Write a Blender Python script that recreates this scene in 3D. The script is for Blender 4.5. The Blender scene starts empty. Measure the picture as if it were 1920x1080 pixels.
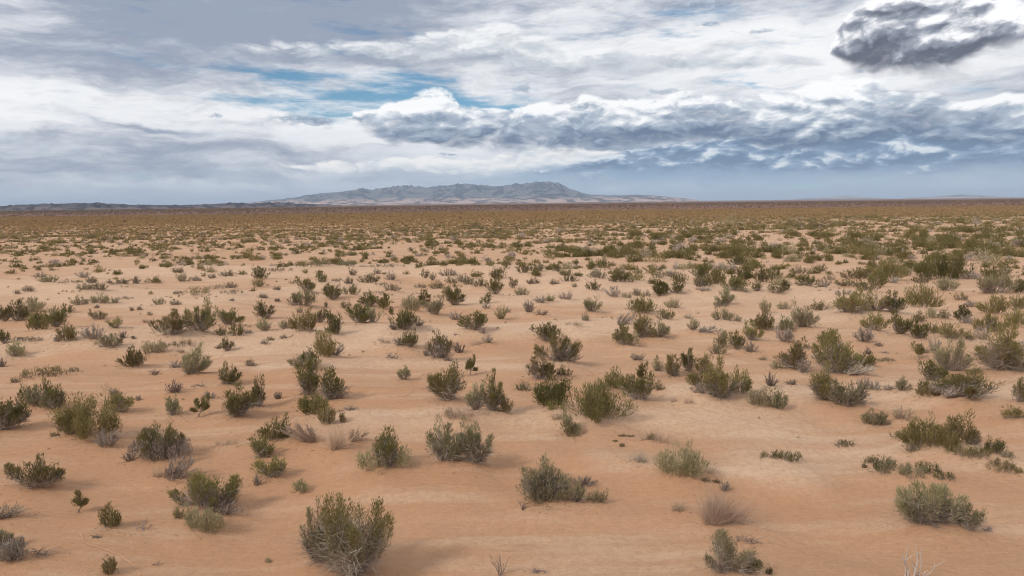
import bpy, math, random
import numpy as np
from mathutils import Vector, Matrix

S = bpy.context.scene
COL = S.collection

# ------------------------------------------------------------------ camera
CAM_H = 8.0
FPX = 1297.0                      # focal length in pixels of a 1920 wide picture
PITCH = math.radians(7.04)        # looking slightly down
ROLL = math.radians(0.61)
cam_d = bpy.data.cameras.new('camera')
cam = bpy.data.objects.new('camera', cam_d)
COL.objects.link(cam)
cam_d.sensor_width = 36.0
cam_d.lens = 36.0 * FPX / 1920.0
cam_d.clip_start = 0.1
cam_d.clip_end = 120000.0
fwd = Vector((0, math.cos(PITCH), -math.sin(PITCH)))
rgt0 = Vector((1, 0, 0))
up0 = rgt0.cross(fwd)
rgt = rgt0 * math.cos(ROLL) - up0 * math.sin(ROLL)
up = up0 * math.cos(ROLL) + rgt0 * math.sin(ROLL)
M = Matrix((rgt, up, -fwd)).transposed().to_4x4()
M.translation = Vector((0, 0, CAM_H))
cam.matrix_world = M
S.camera = cam

# ------------------------------------------------------------------ light, exposure
SUN_EL = math.radians(39.0)
SUN_DIR = Vector((-0.80, -0.60, 0)).normalized() * math.cos(SUN_EL) + Vector((0, 0, math.sin(SUN_EL)))   # towards the sun
sun_d = bpy.data.lights.new('sun', 'SUN')
sun = bpy.data.objects.new('sun', sun_d)
COL.objects.link(sun)
sun_d.energy = 1.7
sun_d.angle = math.radians(9.5)
sun_d.color = (1.0, 0.93, 0.84)
sun.rotation_euler = (-SUN_DIR).to_track_quat('-Z', 'Y').to_euler()
sun.location = (-40, -30, 60)
S.view_settings.view_transform = 'Standard'
S.view_settings.look = 'None'
S.view_settings.exposure = 0.2
S.view_settings.gamma = 1.0
S.render.engine = 'CYCLES'
S.cycles.max_bounces = 5
S.cycles.diffuse_bounces = 2
S.cycles.glossy_bounces = 1
S.cycles.transmission_bounces = 2
S.cycles.volume_bounces = 1
S.cycles.transparent_max_bounces = 4
S.cycles.use_denoising = True
S.cycles.denoiser = 'OPENIMAGEDENOISE'
S.cycles.denoising_input_passes = 'RGB_ALBEDO_NORMAL'
S.cycles.denoising_prefilter = 'ACCURATE'
S.cycles.filter_width = 1.1
S.cycles.use_adaptive_sampling = False
S.cycles.sample_clamp_indirect = 4.0


def lin(r, g, b):
    f = lambda c: c / 12.92 if c <= 0.04045 else ((c + 0.055) / 1.055) ** 2.4
    return (f(r / 255), f(g / 255), f(b / 255), 1.0)


def px_dir(x, y):
    return (rgt * ((x - 960.0) / FPX) + up * ((540.0 - y) / FPX) + fwd).normalized()


def px_ae(x, y):
    d = px_dir(x, y)
    return math.degrees(math.atan2(d.x, d.y)), math.degrees(math.atan2(d.z, math.hypot(d.x, d.y)))


# ------------------------------------------------------------------ node expression helper
class X:
    nt = None

    def __init__(self, s):
        self.s = s

    @staticmethod
    def m(op, *a, clamp=False):
        n = X.nt.nodes.new('ShaderNodeMath')
        n.operation = op
        n.use_clamp = clamp
        for i, v in enumerate(a):
            if isinstance(v, X):
                X.nt.links.new(v.s, n.inputs[i])
            else:
                n.inputs[i].default_value = float(v)
        return X(n.outputs[0])

    def __add__(s, o): return X.m('ADD', s, o)
    def __radd__(s, o): return X.m('ADD', s, o)
    def __sub__(s, o): return X.m('SUBTRACT', s, o)
    def __rsub__(s, o): return X.m('SUBTRACT', o, s)
    def __mul__(s, o): return X.m('MULTIPLY', s, o)
    def __rmul__(s, o): return X.m('MULTIPLY', s, o)
    def __truediv__(s, o): return X.m('DIVIDE', s, o)


def xclamp(v): return X.m('ADD', v, 0.0, clamp=True)


def xsmooth(v, a, b, lo=0.0, hi=1.0):
    n = X.nt.nodes.new('ShaderNodeMapRange')
    n.interpolation_type = 'SMOOTHSTEP'
    X.nt.links.new(v.s, n.inputs[0])
    for i, q in enumerate((a, b, lo, hi)):
        n.inputs[i + 1].default_value = q
    return X(n.outputs[0])


def xvec(a, b, c):
    n = X.nt.nodes.new('ShaderNodeCombineXYZ')
    for i, v in enumerate((a, b, c)):
        if isinstance(v, X):
            X.nt.links.new(v.s, n.inputs[i])
        else:
            n.inputs[i].default_value = float(v)
    return X(n.outputs[0])


def xnoise(vec, scale=1.0, detail=6, rough=0.55, dist=0.0, lac=2.0):
    n = X.nt.nodes.new('ShaderNodeTexNoise')
    if vec is not None:
        X.nt.links.new(vec.s, n.inputs['Vector'])
    n.inputs['Scale'].default_value = scale
    n.inputs['Detail'].default_value = detail
    n.inputs['Roughness'].default_value = rough
    n.inputs['Lacunarity'].default_value = lac
    n.inputs['Distortion'].default_value = dist
    return X(n.outputs[0])


def xnoise2(a, b, seed, detail=4, rough=0.55):
    """Flat fractal noise of two coordinates."""
    n = X.nt.nodes.new('ShaderNodeTexNoise')
    n.noise_dimensions = '2D'
    n.inputs['Scale'].default_value = 1.0
    n.inputs['Detail'].default_value = detail
    n.inputs['Roughness'].default_value = rough
    X.nt.links.new(xvec(a + seed * 13.7, b + seed * 7.3, 0.0).s, n.inputs['Vector'])
    return X(n.outputs[0])


def xramp(fac, stops):
    """Three values that vary along fac (0..1), through one colour ramp."""
    n = X.nt.nodes.new('ShaderNodeValToRGB')
    r = n.color_ramp
    r.interpolation = 'EASE' if len(stops) < 4 else 'LINEAR'
    r.elements[0].position, r.elements[1].position = stops[0][0], stops[-1][0]
    for p in stops[1:-1]:
        r.elements.new(p[0])
    for e, p in zip(sorted(r.elements, key=lambda q: q.position), stops):
        e.color = (p[1], p[2], p[3], 1.0)
    X.nt.links.new(fac.s, n.inputs[0])
    q = X.nt.nodes.new('ShaderNodeSeparateColor')
    X.nt.links.new(n.outputs[0], q.inputs[0])
    return X(q.outputs[0]), X(q.outputs[1]), X(q.outputs[2])


def xmix(f, a, b):
    n = X.nt.nodes.new('ShaderNodeMix')
    n.data_type = 'RGBA'
    n.clamp_factor = True
    for sock, v in ((n.inputs['Factor'], f), (n.inputs[6], a), (n.inputs[7], b)):
        if isinstance(v, X):
            X.nt.links.new(v.s, sock)
        else:
            sock.default_value = v
    return X(n.outputs[2])


# ------------------------------------------------------------------ world: Nishita sky under broken cloud
W = bpy.data.worlds.new('World')
S.world = W
W.use_nodes = True
X.nt = W.node_tree
X.nt.nodes.clear()
out = X.nt.nodes.new('ShaderNodeOutputWorld')
bg = X.nt.nodes.new('ShaderNodeBackground')
SKY_STRENGTH = 0.1
bg.inputs[1].default_value = SKY_STRENGTH
X.nt.links.new(bg.outputs[0], out.inputs[0])
sky = X.nt.nodes.new('ShaderNodeTexSky')
sky.sky_type = 'NISHITA'
sky.sun_disc = False
sky.sun_elevation = SUN_EL
sky.sun_rotation = math.atan2(SUN_DIR.x, SUN_DIR.y)
sky.altitude = 1200
sky.air_density = 1.0
sky.dust_density = 0.4
sky.ozone_density = 3.0


def build_sky():
    tc = X.nt.nodes.new('ShaderNodeTexCoord')
    sp = X.nt.nodes.new('ShaderNodeSeparateXYZ')
    X.nt.links.new(tc.outputs['Generated'], sp.inputs[0])
    dx, dy, dz = (X(sp.outputs[i]) for i in range(3))
    az0 = X.m('ARCTAN2', dx, dy) * 57.29578
    el0 = X.m('ARCSINE', dz) * 57.29578
    K = SKY_STRENGTH

    def c(r, g, b):
        q = lin(r, g, b)
        return (q[0] / K, q[1] / K, q[2] / K, 1.0)

    # domain warp so that no edge is a clean curve
    wa = (xnoise2(az0 * 0.10, el0 * 0.22, 1, 4) - 0.5) * 12.0
    we = (xnoise2(az0 * 0.12, el0 * 0.26, 2, 4) - 0.5) * 3.6
    az = az0 + wa
    el = el0 + we

    def blob(x, y, rx, ry, a=None, e=None, tilt=0.0):
        u0, v0 = px_ae(x, y)
        su, sv = rx * 0.0442, ry * 0.0442
        p = ((a or az) - u0)
        q = ((e or el) - v0)
        if tilt:
            q = q - p * tilt
        p = p * (1 / su)
        q = q * (1 / sv)
        return X.m('EXPONENT', (p * p + q * q) * -1.0)

    def total(lst, a=None, e=None):
        t = None
        for b in lst:
            amp, args = b[0], b[1:]
            g = blob(*args[:4], a=a, e=e, tilt=args[4] if len(args) > 4 else 0.0) * amp
            t = g if t is None else t + g
        return t

    # --- high veil: stretched streaks between lavender grey and white
    streak = xnoise2(az * 0.045 + el * 0.03, el * 0.30, 3, 5, 0.60)
    fine = xnoise2((az0 + wa * 0.3) * 0.17 - el0 * 0.15, (el0 + we * 0.3) * 0.8, 4, 7, 0.66)
    tone = 0.56 + (streak - 0.5) * 1.5 + (fine - 0.5) * 1.15 + total([
        (-0.62, 330, 55, 330, 70, 0.10), (0.32, 130, 205, 330, 55), (-0.34, 250, 275, 420, 34),
        (0.38, 620, 225, 220, 36), (-0.30, 620, 75, 230, 50), (0.32, 1450, 120, 330, 50),
        (-0.24, 150, 335, 420, 30), (0.30, 430, 348, 170, 9), (0.40, 760, 265, 220, 30), (-0.45, 300, 237, 100, 7, -0.06)])
    veil = xmix(xsmooth(tone, 0.0, 1.05), c(146, 155, 173), c(240, 240, 241))
    blue_low = xclamp(total([(0.9, 1650, 300, 620, 42), (0.5, 1050, 335, 420, 20)]) + (fine - 0.5) * 0.7)
    veil = xmix(blue_low, veil, c(130, 158, 184))
    veil = xmix(xsmooth(el0, 2.6, 0.1) * 0.75, veil, xmix(xsmooth(az0, -25.0, 15.0), c(178, 186, 200), c(168, 190, 209)))
    holes = total([(0.9, 740, 165, 200, 20), (1.1, 900, 195, 130, 20), (1.0, 490, 138, 150, 14), (1.0, 580, 192, 130, 20),
                   (0.6, 1230, 35, 170, 22), (0.75, 1460, 165, 90, 10), (0.55, 760, 60, 140, 14)])
    hole_n = xnoise2(az0 * 0.13 + el0 * 0.12, el0 * 0.85, 5, 6, 0.62)
    alpha = xclamp(1.0 - xsmooth(holes + (hole_n - 0.5) * 2.8, 0.20, 1.25) * 0.92)
    deep = X.nt.nodes.new('ShaderNodeMix')
    deep.data_type = 'RGBA'
    deep.blend_type = 'MULTIPLY'
    deep.inputs[0].default_value = 1.0
    X.nt.links.new(sky.outputs[0], deep.inputs[6])
    deep.inputs[7].default_value = (0.40, 0.74, 0.80, 1)
    col = xmix(alpha, X(deep.outputs[2]), veil)

    # --- cloud banks: along the azimuth run a top, a base and a tone; heaped billows with lit tops, dark bases
    def billow(a, e, seed):
        t = None
        for f, w in ((1.0, 0.56), (2.3, 0.29), (5.1, 0.13), (11.0, 0.06)):
            b = X.m('ABSOLUTE', xnoise2(a * f, e * f, seed + f, 0, 0.5) - 0.5) * (3.2 * w)
            t = b if t is None else t + b
        return t

    def bank(col, line, su, sv, seed, st, sb, soft, amp, kq, kn, lift, dark, mid, light, opac=0.95, bias=0.5, warp=0.35, kf=0.3, cap=0.9, kl=0.9):
        a_ = az0 + wa * warp
        e_ = el0 + we * warp
        stops = []
        line = [(line[0][0] - 40, line[0][2] + 90, line[0][2], line[0][3])] + line + [(line[-1][0] + 40, line[-1][2] + 90, line[-1][2], line[-1][3])]
        for x, yt, yb, t in line:
            a0, et = px_ae(x, yt)
            a1, eb = px_ae(x, yb)
            stops.append(((a0 + 45) / 90, (et + 2) / 30, (eb + 2) / 30, t))
        T, B, tn = xramp((a_ + 45.0) * (1 / 90), stops)
        T = T * 30.0 - 2.0
        B = B * 30.0 - 2.0
        n1 = xnoise2(a_ * su * 0.45, e_ * sv * 0.6, seed, 2, 0.5)
        n2 = xnoise2(a_ * su * 4.0, e_ * sv * 4.0, seed + 1, 4, 0.6)
        ja = a_ + (n2 - 0.5) * (0.16 / su)
        je = e_ + (n2 - 0.5) * (0.16 / sv)
        h0 = billow(ja * su, je * sv, seed + 2)
        h1 = billow((ja - lift * 0.6) * su, (je + lift) * sv, seed + 2)
        q = xclamp((e_ - B) / X.m('MAXIMUM', T - B, 0.2))
        m = X.m('MINIMUM', (T - e_) * (1 / st), (e_ - B) * (1 / sb))
        full = X.m('MINIMUM', m, cap) + (h0 - 0.42) * amp + (n1 - 0.5) * amp * 1.9 + (n2 - 0.5) * amp * 0.35
        a = xsmooth(full * (0.55 + q * 0.9), 0.0, soft) * opac
        lit = bias + (q - 0.5) * kq + (h0 - h1) * kn + (n2 - 0.5) * kf + (n1 - 0.5) * kl + (tn - 0.5)
        f = xclamp(lit)
        cc = xmix(xsmooth(f, 0.0, 0.55), dark, mid)
        cc = xmix(xsmooth(f, 0.40, 1.05), cc, light)
        return xmix(a, col, cc)

    # long grey sheets high up
    col = bank(col, [(400, 94, 96, .5), (520, 78, 108, .6), (640, 70, 118, .55), (760, 64, 124, .48), (860, 46, 130, .58), (930, 36, 132, .72), (1000, 58, 137, .5), (1080, 92, 144, .42),
                     (1160, 82, 148, .48), (1240, 102, 144, .42), (1330, 92, 142, .5), (1430, 95, 142, .55), (1540, 104, 134, .6), (1620, 118, 121, .6)],
               0.22, 0.60, 11, 0.9, 0.8, 1.1, 1.1, 0.8, 0.5, 0.5, c(146, 155, 169), c(186, 193, 201), c(239, 240, 241), 0.85, 0.5, kf=0.6)
    # low white bank over the mountain
    col = bank(col, [(520, 313, 315, .6), (600, 302, 326, .6), (700, 298, 331, .55), (800, 294, 333, .6), (900, 290, 333, .6), (1000, 277, 329, .6), (1080, 274, 322, .6), (1160, 279, 313, .6), (1230, 293, 298, .6)],
               0.28, 0.9, 13, 0.5, 0.7, 0.9, 0.9, 0.8, 0.5, 0.35, c(168, 183, 200), c(208, 214, 220), c(244, 242, 239), 0.92, 0.55)
    # blue-grey rain bank low over the plain
    col = bank(col, [(930, 334, 337, .5), (1040, 318, 334, .5), (1120, 300, 336, .5), (1180, 270, 338, .5), (1300, 258, 338, .45), (1420, 250, 338, .45), (1550, 240, 334, .48), (1700, 228, 334, .45), (1800, 222, 334, .45), (2000, 215, 334, .5)],
               0.26, 0.75, 17, 0.8, 1.2, 1.0, 1.0, 0.5, 1.1, 0.5, c(96, 120, 150), c(132, 156, 182), c(218, 225, 231), 0.95, 0.30, kf=0.8)
    # the main cumulus bank
    col = bank(col, [(655, 212, 220, .7), (690, 200, 250, .6), (720, 192, 266, .6), (760, 184, 272, .52), (790, 172, 276, .55), (815, 168, 279, .55), (845, 176, 281, .48), (870, 192, 282, .45), (920, 190, 283, .45),
                     (980, 195, 284, .52), (1010, 188, 284, .6), (1050, 196, 286, .48), (1100, 178, 285, .42), (1150, 187, 284, .48), (1220, 178, 282, .5), (1270, 166, 276, .58), (1310, 172, 266, .45), (1370, 180, 272, .40),
                     (1430, 180, 286, .46), (1480, 166, 290, .5), (1530, 153, 290, .55), (1580, 145, 284, .62), (1640, 148, 270, .52), (1700, 160, 262, .42), (1760, 176, 264, .44), (1800, 186, 274, .5), (1860, 180, 282, .55), (2000, 186, 286, .5)],
               0.30, 0.66, 19, 0.55, 0.8, 0.85, 1.0, 1.30, 0.62, 0.50, c(88, 108, 136), c(156, 170, 187), c(248, 248, 248), 0.96, 0.44, kf=0.25)
    # the dark heap high over the plain
    col = bank(col, [(1562, 90, 104, .45), (1580, 50, 126, .42), (1610, 10, 142, .42), (1650, -12, 150, .45), (1700, -22, 154, .5), (1760, -26, 154, .52), (1810, -28, 150, .52), (1845, -26, 138, .52),
                     (1870, -20, 116, .55), (1900, -8, 100, .6), (1930, 10, 84, .65), (1960, 40, 50, .7)],
               0.26, 0.42, 23, 0.55, 0.9, 1.15, 1.0, 1.55, 1.05, 0.7, c(80, 86, 102), c(142, 148, 162), c(249, 249, 250), 0.96, 0.47, kf=0.35, cap=1.6, kl=0.7)
    # torn scraps
    n2 = xnoise2(az0 * 1.1, el0 * 2.2, 29, 5, 0.6)
    s_ = total([(0.9, 560, 222, 55, 9), (0.9, 606, 229, 22, 8), (0.8, 403, 215, 12, 5), (0.8, 980, 164, 30, 8), (0.7, 1240, 172, 30, 8), (0.8, 843, 287, 24, 4), (0.9, 1330, 45, 28, 4),
                (0.9, 1300, 8, 80, 8), (0.9, 1095, 200, 36, 9), (0.7, 1616, 129, 10, 5), (0.7, 1420, 62, 40, 5)], az0 + wa * 0.15, el0 + we * 0.25)
    a = xsmooth(s_ + (n2 - 0.5) * 1.7, 0.30, 0.85) * 0.85
    col = xmix(a, col, xmix(xsmooth(n2, 0.35, 0.7), c(120, 137, 160), c(176, 188, 202)))
    X.nt.links.new(col.s, bg.inputs[0])


build_sky()
W.cycles.sampling_method = 'NONE'

# ------------------------------------------------------------------ numpy noise
RNG = np.random.default_rng(7)
_perm = RNG.permutation(512)
_perm = np.concatenate([_perm, _perm])
_ang = RNG.random(512) * 2 * np.pi
_gx, _gy = np.cos(_ang), np.sin(_ang)


def perlin(x, y):
    xi = np.floor(x).astype(np.int64)
    yi = np.floor(y).astype(np.int64)
    xf, yf = x - xi, y - yi
    u = xf * xf * xf * (xf * (xf * 6 - 15) + 10)
    v = yf * yf * yf * (yf * (yf * 6 - 15) + 10)

    def g(ix, iy, dx, dy):
        h = _perm[(_perm[ix % 512] + iy) % 512]
        return _gx[h] * dx + _gy[h] * dy
    a = g(xi, yi, xf, yf)
    b = g(xi + 1, yi, xf - 1, yf)
    c = g(xi, yi + 1, xf, yf - 1)
    d = g(xi + 1, yi + 1, xf - 1, yf - 1)
    return (a + u * (b - a)) * (1 - v) + (c + u * (d - c)) * v


def fbm(x, y, octv=5, gain=0.5):
    t, amp = 0, 1.0
    for o in range(octv):
        t = t + perlin(x * 2 ** o + 17.3 * o, y * 2 ** o - 9.1 * o) * amp
        amp *= gain
    return t


def ridged(x, y, octv=6, gain=0.5):
    t, amp, w = 0, 1.0, 1.0
    for o in range(octv):
        n = 1 - np.abs(perlin(x * 2 ** o + 31.7 * o, y * 2 ** o + 5.3 * o)) * 1.6
        t = t + n * n * amp * w
        w = np.clip(n, 0, 1)
        amp *= gain
    return t


# ------------------------------------------------------------------ terrain
def flat_xy(x, y):
    d = px_dir(x, y)
    t = -CAM_H / d.z
    return d.x * t, d.y * t


# crests of the low sand ridges: points of the crest line, height, half width towards / away from the camera
RIDGES = [
    ([(-60, 668), (120, 650), (330, 648), (520, 642), (700, 640)], 0.34, 2.2, 3.2),
    ([(560, 640), (760, 630), (960, 624), (1130, 610)], 0.22, 2.2, 2.5),
    ([(520, 690), (720, 682), (900, 686), (1010, 700)], 0.14, 1.6, 2.0),
    ([(660, 812), (800, 806), (960, 800), (1180, 792), (1420, 800)], 0.16, 1.3, 1.8),
    ([(1330, 745), (1480, 742), (1700, 738), (1960, 746)], 0.22, 1.6, 2.0),
    ([(1440, 868), (1620, 852), (1800, 850), (1960, 880)], 0.16, 1.3, 1.8),
    ([(1130, 870), (1320, 880), (1500, 900)], 0.12, 1.0, 1.4),
    ([(300, 512), (520, 512), (760, 506), (960, 522), (1100, 540)], 0.55, 5.0, 6.0),
    ([(950, 566), (1120, 562), (1300, 556), (1420, 552), (1560, 560)], 0.35, 3.0, 4.0),
    ([(0, 535), (200, 560), (420, 565), (620, 540)], 0.3, 4.0, 5.0),
    ([(1080, 620), (1280, 612), (1480, 604), (1700, 590)], 0.25, 2.4, 3.0),
    ([(880, 508), (1000, 512), (1180, 520), (1300, 516)], 0.4, 5.0, 5.0),
    ([(640, 890), (760, 880), (880, 885)], 0.08, 1.0, 1.2),
]
RIDGES_XY = [([flat_xy(*p) for p in pts], h, a, b) for pts, h, a, b in RIDGES]
MOUNDS = []                       # (x, y, radius, height): sand gathered under the shrubs


def ridge_field(x, y):
    z = np.zeros_like(x)
    wob = perlin(x * 0.35, y * 0.35) * 0.5 + perlin(x * 0.1 + 5, y * 0.1) * 0.8
    for pts, h, a, b in RIDGES_XY:
        yl = min(p[1] for p in pts) - 5 * max(a, b)
        yh = max(p[1] for p in pts) + 5 * max(a, b)
        sel = np.nonzero((y > yl) & (y < yh))[0]
        if not len(sel):
            continue
        xs, ys = x[sel], y[sel] + wob[sel]
        px = np.array([p[0] for p in pts])
        py = np.array([p[1] for p in pts])
        cy = np.interp(xs, px, py)
        ends = np.clip(1 - np.maximum(px[0] - xs, xs - px[-1]) / (0.25 * (px[-1] - px[0])), 0, 1)
        ends = ends * ends * (3 - 2 * ends)
        d = ys - cy
        q = np.where(d < 0, d / a, d / b)
        z[sel] += 1.3 * h * np.exp(-np.abs(q) ** 1.6) * ends
    return z


def height(x, y):
    x = np.asarray(x, float)
    y = np.asarray(y, float)
    sh = x.shape
    x, y = x.ravel(), y.ravel()
    far = np.hypot(x, y)
    fade = 1 / (1 + (far / 900.0) ** 2)
    z = fbm(x / 17.0, y / 11.0, 3) * 0.52 * fade + fbm(x / 4.2 + 40, y / 3.1, 3) * 0.14 * fade
    z += fbm(x / 1.3, y / 0.9 + 11, 2) * 0.022 * (far < 80)
    z += ridge_field(x, y)
    for mx, my, r, h in MOUNDS:
        sel = np.nonzero((np.abs(x - mx) < 3 * r) & (np.abs(y - my) < 3 * r))[0]
        if len(sel):
            z[sel] += 1.3 * h * np.exp(-((x[sel] - mx) ** 2 + (y[sel] - my) ** 2) / (r * r))
    z += -0.0016 * np.clip(-x - 60, 0, 4000) * np.clip((y - 150) / 800, 0, 1)      # the plain falls away gently on one side
    return z.reshape(sh)


def px_ground(px, py):
    """Where the sight lines through photo points meet the ground: x, y, depth along the view axis, depression."""
    n = len(px)
    D = np.array([tuple(px_dir(a, b)) for a, b in zip(px, py)])
    ts = np.geomspace(9, 420, 700)
    hit = np.full(n, np.nan)
    for i in range(n):
        P = D[i][None] * ts[:, None]
        below = P[:, 2] + CAM_H < height(P[:, 0], P[:, 1])
        k = int(np.argmax(below))
        hit[i] = ts[k] if below[k] else -CAM_H / D[i][2]
        if below[k] and k:
            lo, hi = ts[k - 1], ts[k]
            for _ in range(8):
                md = 0.5 * (lo + hi)
                q = D[i] * md
                if q[2] + CAM_H < height(q[0:1], q[1:2])[0]:
                    hi = md
                else:
                    lo = md
            hit[i] = hi
    P = D * hit[:, None]
    depth = P @ np.array(tuple(fwd))
    dep = np.arctan2(CAM_H, np.hypot(P[:, 0], P[:, 1]))
    return P[:, 0], P[:, 1], depth, dep


# ------------------------------------------------------------------ mesh helper
def mesh_np(name, V, F, mats, midx=None, smooth=False, parent=None):
    me = bpy.data.meshes.new(name)
    V = np.asarray(V, np.float32)
    F = np.asarray(F, np.int32)
    k = F.shape[1]
    me.vertices.add(len(V))
    me.vertices.foreach_set('co', V.ravel())
    me.loops.add(F.size)
    me.loops.foreach_set('vertex_index', F.ravel())
    me.polygons.add(len(F))
    me.polygons.foreach_set('loop_start', np.arange(0, F.size, k, dtype=np.int32))
    me.polygons.foreach_set('loop_total', np.full(len(F), k, np.int32))
    for m in mats:
        me.materials.append(m)
    if midx is not None:
        me.polygons.foreach_set('material_index', np.asarray(midx, np.int32))
    me.polygons.foreach_set('use_smooth', np.full(len(F), bool(smooth)))
    me.update(calc_edges=True)
    o = bpy.data.objects.new(name, me)
    COL.objects.link(o)
    if parent is not None:
        o.parent = parent
    return o


# ------------------------------------------------------------------ materials
def new_mat(name):
    m = bpy.data.materials.new(name)
    m.use_nodes = True
    X.nt = m.node_tree
    return m, m.node_tree.nodes['Principled BSDF']


def lin3(c):
    return (c[0], c[1], c[2], 1.0)


def sand_material():
    m, b = new_mat('sand')
    nt = X.nt
    geo = nt.nodes.new('ShaderNodeNewGeometry')
    sp = nt.nodes.new('ShaderNodeSeparateXYZ')
    nt.links.new(geo.outputs['Position'], sp.inputs[0])
    px, py, pz = (X(sp.outputs[i]) for i in range(3))
    at = nt.nodes.new('ShaderNodeAttribute')
    at.attribute_name = 'crest'
    crest = X(at.outputs['Fac'])
    pos = X(geo.outputs['Position'])
    big = xnoise(xvec(px * 0.05, py * 0.11, 0.0), 1.0, 5, 0.55)
    mid = xnoise(xvec(px * 0.35, py * 0.75, 4.0), 1.0, 5, 0.6)
    streak = xnoise(xvec(px * 0.12 + mid * 0.6, py * 0.9, 8.0), 1.0, 4, 0.55)
    grain = xnoise(pos, 5.0, 7, 0.8)
    speck = xnoise(pos, 22.0, 4, 0.85)
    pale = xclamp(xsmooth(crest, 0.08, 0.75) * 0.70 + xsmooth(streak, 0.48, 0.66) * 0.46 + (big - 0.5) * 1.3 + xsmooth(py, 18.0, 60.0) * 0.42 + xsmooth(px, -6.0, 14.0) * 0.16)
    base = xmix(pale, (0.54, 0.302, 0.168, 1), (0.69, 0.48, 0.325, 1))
    base = xmix(xclamp((mid - 0.5) * 1.5 + 0.15) * 0.60, base, (0.46, 0.24, 0.13, 1))
    base = xmix(xsmooth(grain, 0.35, 0.7) * 0.55, base, (0.42, 0.225, 0.125, 1))
    base = xmix(xsmooth(speck, 0.56, 0.72) * 0.50, base, (0.24, 0.14, 0.09, 1))
    base = xmix(xsmooth(speck, 0.44, 0.28) * 0.45, base, (0.74, 0.54, 0.40, 1))
    # the far plain: dry golden grass cover, then dark gravel, with cloud shadow painted into its brown
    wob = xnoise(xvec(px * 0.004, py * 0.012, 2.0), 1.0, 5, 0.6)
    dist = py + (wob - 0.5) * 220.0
    mott = xnoise(xvec(px * 0.02, py * 0.02, 6.0), 1.0, 8, 0.7)
    gold = xmix(xsmooth(mott, 0.35, 0.65), (0.46, 0.30, 0.155, 1), (0.35, 0.225, 0.11, 1))
    base = xmix(xsmooth(dist, 170.0, 330.0) * 0.85, base, gold)
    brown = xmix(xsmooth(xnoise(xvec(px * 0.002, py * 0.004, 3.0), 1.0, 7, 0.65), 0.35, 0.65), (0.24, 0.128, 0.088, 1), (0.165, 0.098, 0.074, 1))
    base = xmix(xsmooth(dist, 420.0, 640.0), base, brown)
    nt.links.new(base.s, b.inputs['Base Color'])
    b.inputs['Roughness'].default_value = 0.95
    b.inputs['Specular IOR Level'].default_value = 0.15
    bump = nt.nodes.new('ShaderNodeBump')
    bump.inputs['Strength'].default_value = 0.8
    bump.inputs['Distance'].default_value = 0.07
    rip = xnoise(xvec(px * 2.2 + mid * 3.0, py * 9.0, 1.0), 1.0, 3, 0.6)
    hgt = grain * 0.7 + rip * 0.5 + speck * 0.25 + mid * 0.8
    nt.links.new(hgt.s, bump.inputs['Height'])
    nt.links.new(bump.outputs[0], b.inputs['Normal'])
    return m


def leaf_material(name, c1, c2, c3, trans=0.30):
    m, b = new_mat(name)
    nt = X.nt
    geo = nt.nodes.new('ShaderNodeNewGeometry')
    oi = nt.nodes.new('ShaderNodeObjectInfo')
    rnd = X(geo.outputs['Random Per Island'])
    pos = X(geo.outputs['Position'])
    cl = xnoise(pos, 2.3, 3, 0.6)
    orn = X(oi.outputs['Random'])
    col = xmix(xclamp((cl - 0.5) * 2.2 + 0.5), lin3(c1), lin3(c2))
    col = xmix(xsmooth(rnd, 0.55, 1.0) * 0.75, col, lin3(c3))
    hsv = nt.nodes.new('ShaderNodeHueSaturation')
    nt.links.new(col.s, hsv.inputs['Color'])
    nt.links.new((0.485 + orn * 0.03).s, hsv.inputs['Hue'])
    nt.links.new((0.78 + X.m('FRACT', orn * 7.31) * 0.45).s, hsv.inputs['Value'])
    nt.links.new(hsv.outputs[0], b.inputs['Base Color'])
    b.inputs['Roughness'].default_value = 0.75
    b.inputs['Specular IOR Level'].default_value = 0.2
    tr = nt.nodes.new('ShaderNodeBsdfTranslucent')
    nt.links.new(hsv.outputs[0], tr.inputs[0])
    mx = nt.nodes.new('ShaderNodeMixShader')
    mx.inputs[0].default_value = trans
    nt.links.new(b.outputs[0], mx.inputs[1])
    nt.links.new(tr.outputs[0], mx.inputs[2])
    nt.links.new(mx.outputs[0], nt.nodes['Material Output'].inputs[0])
    return m


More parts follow.
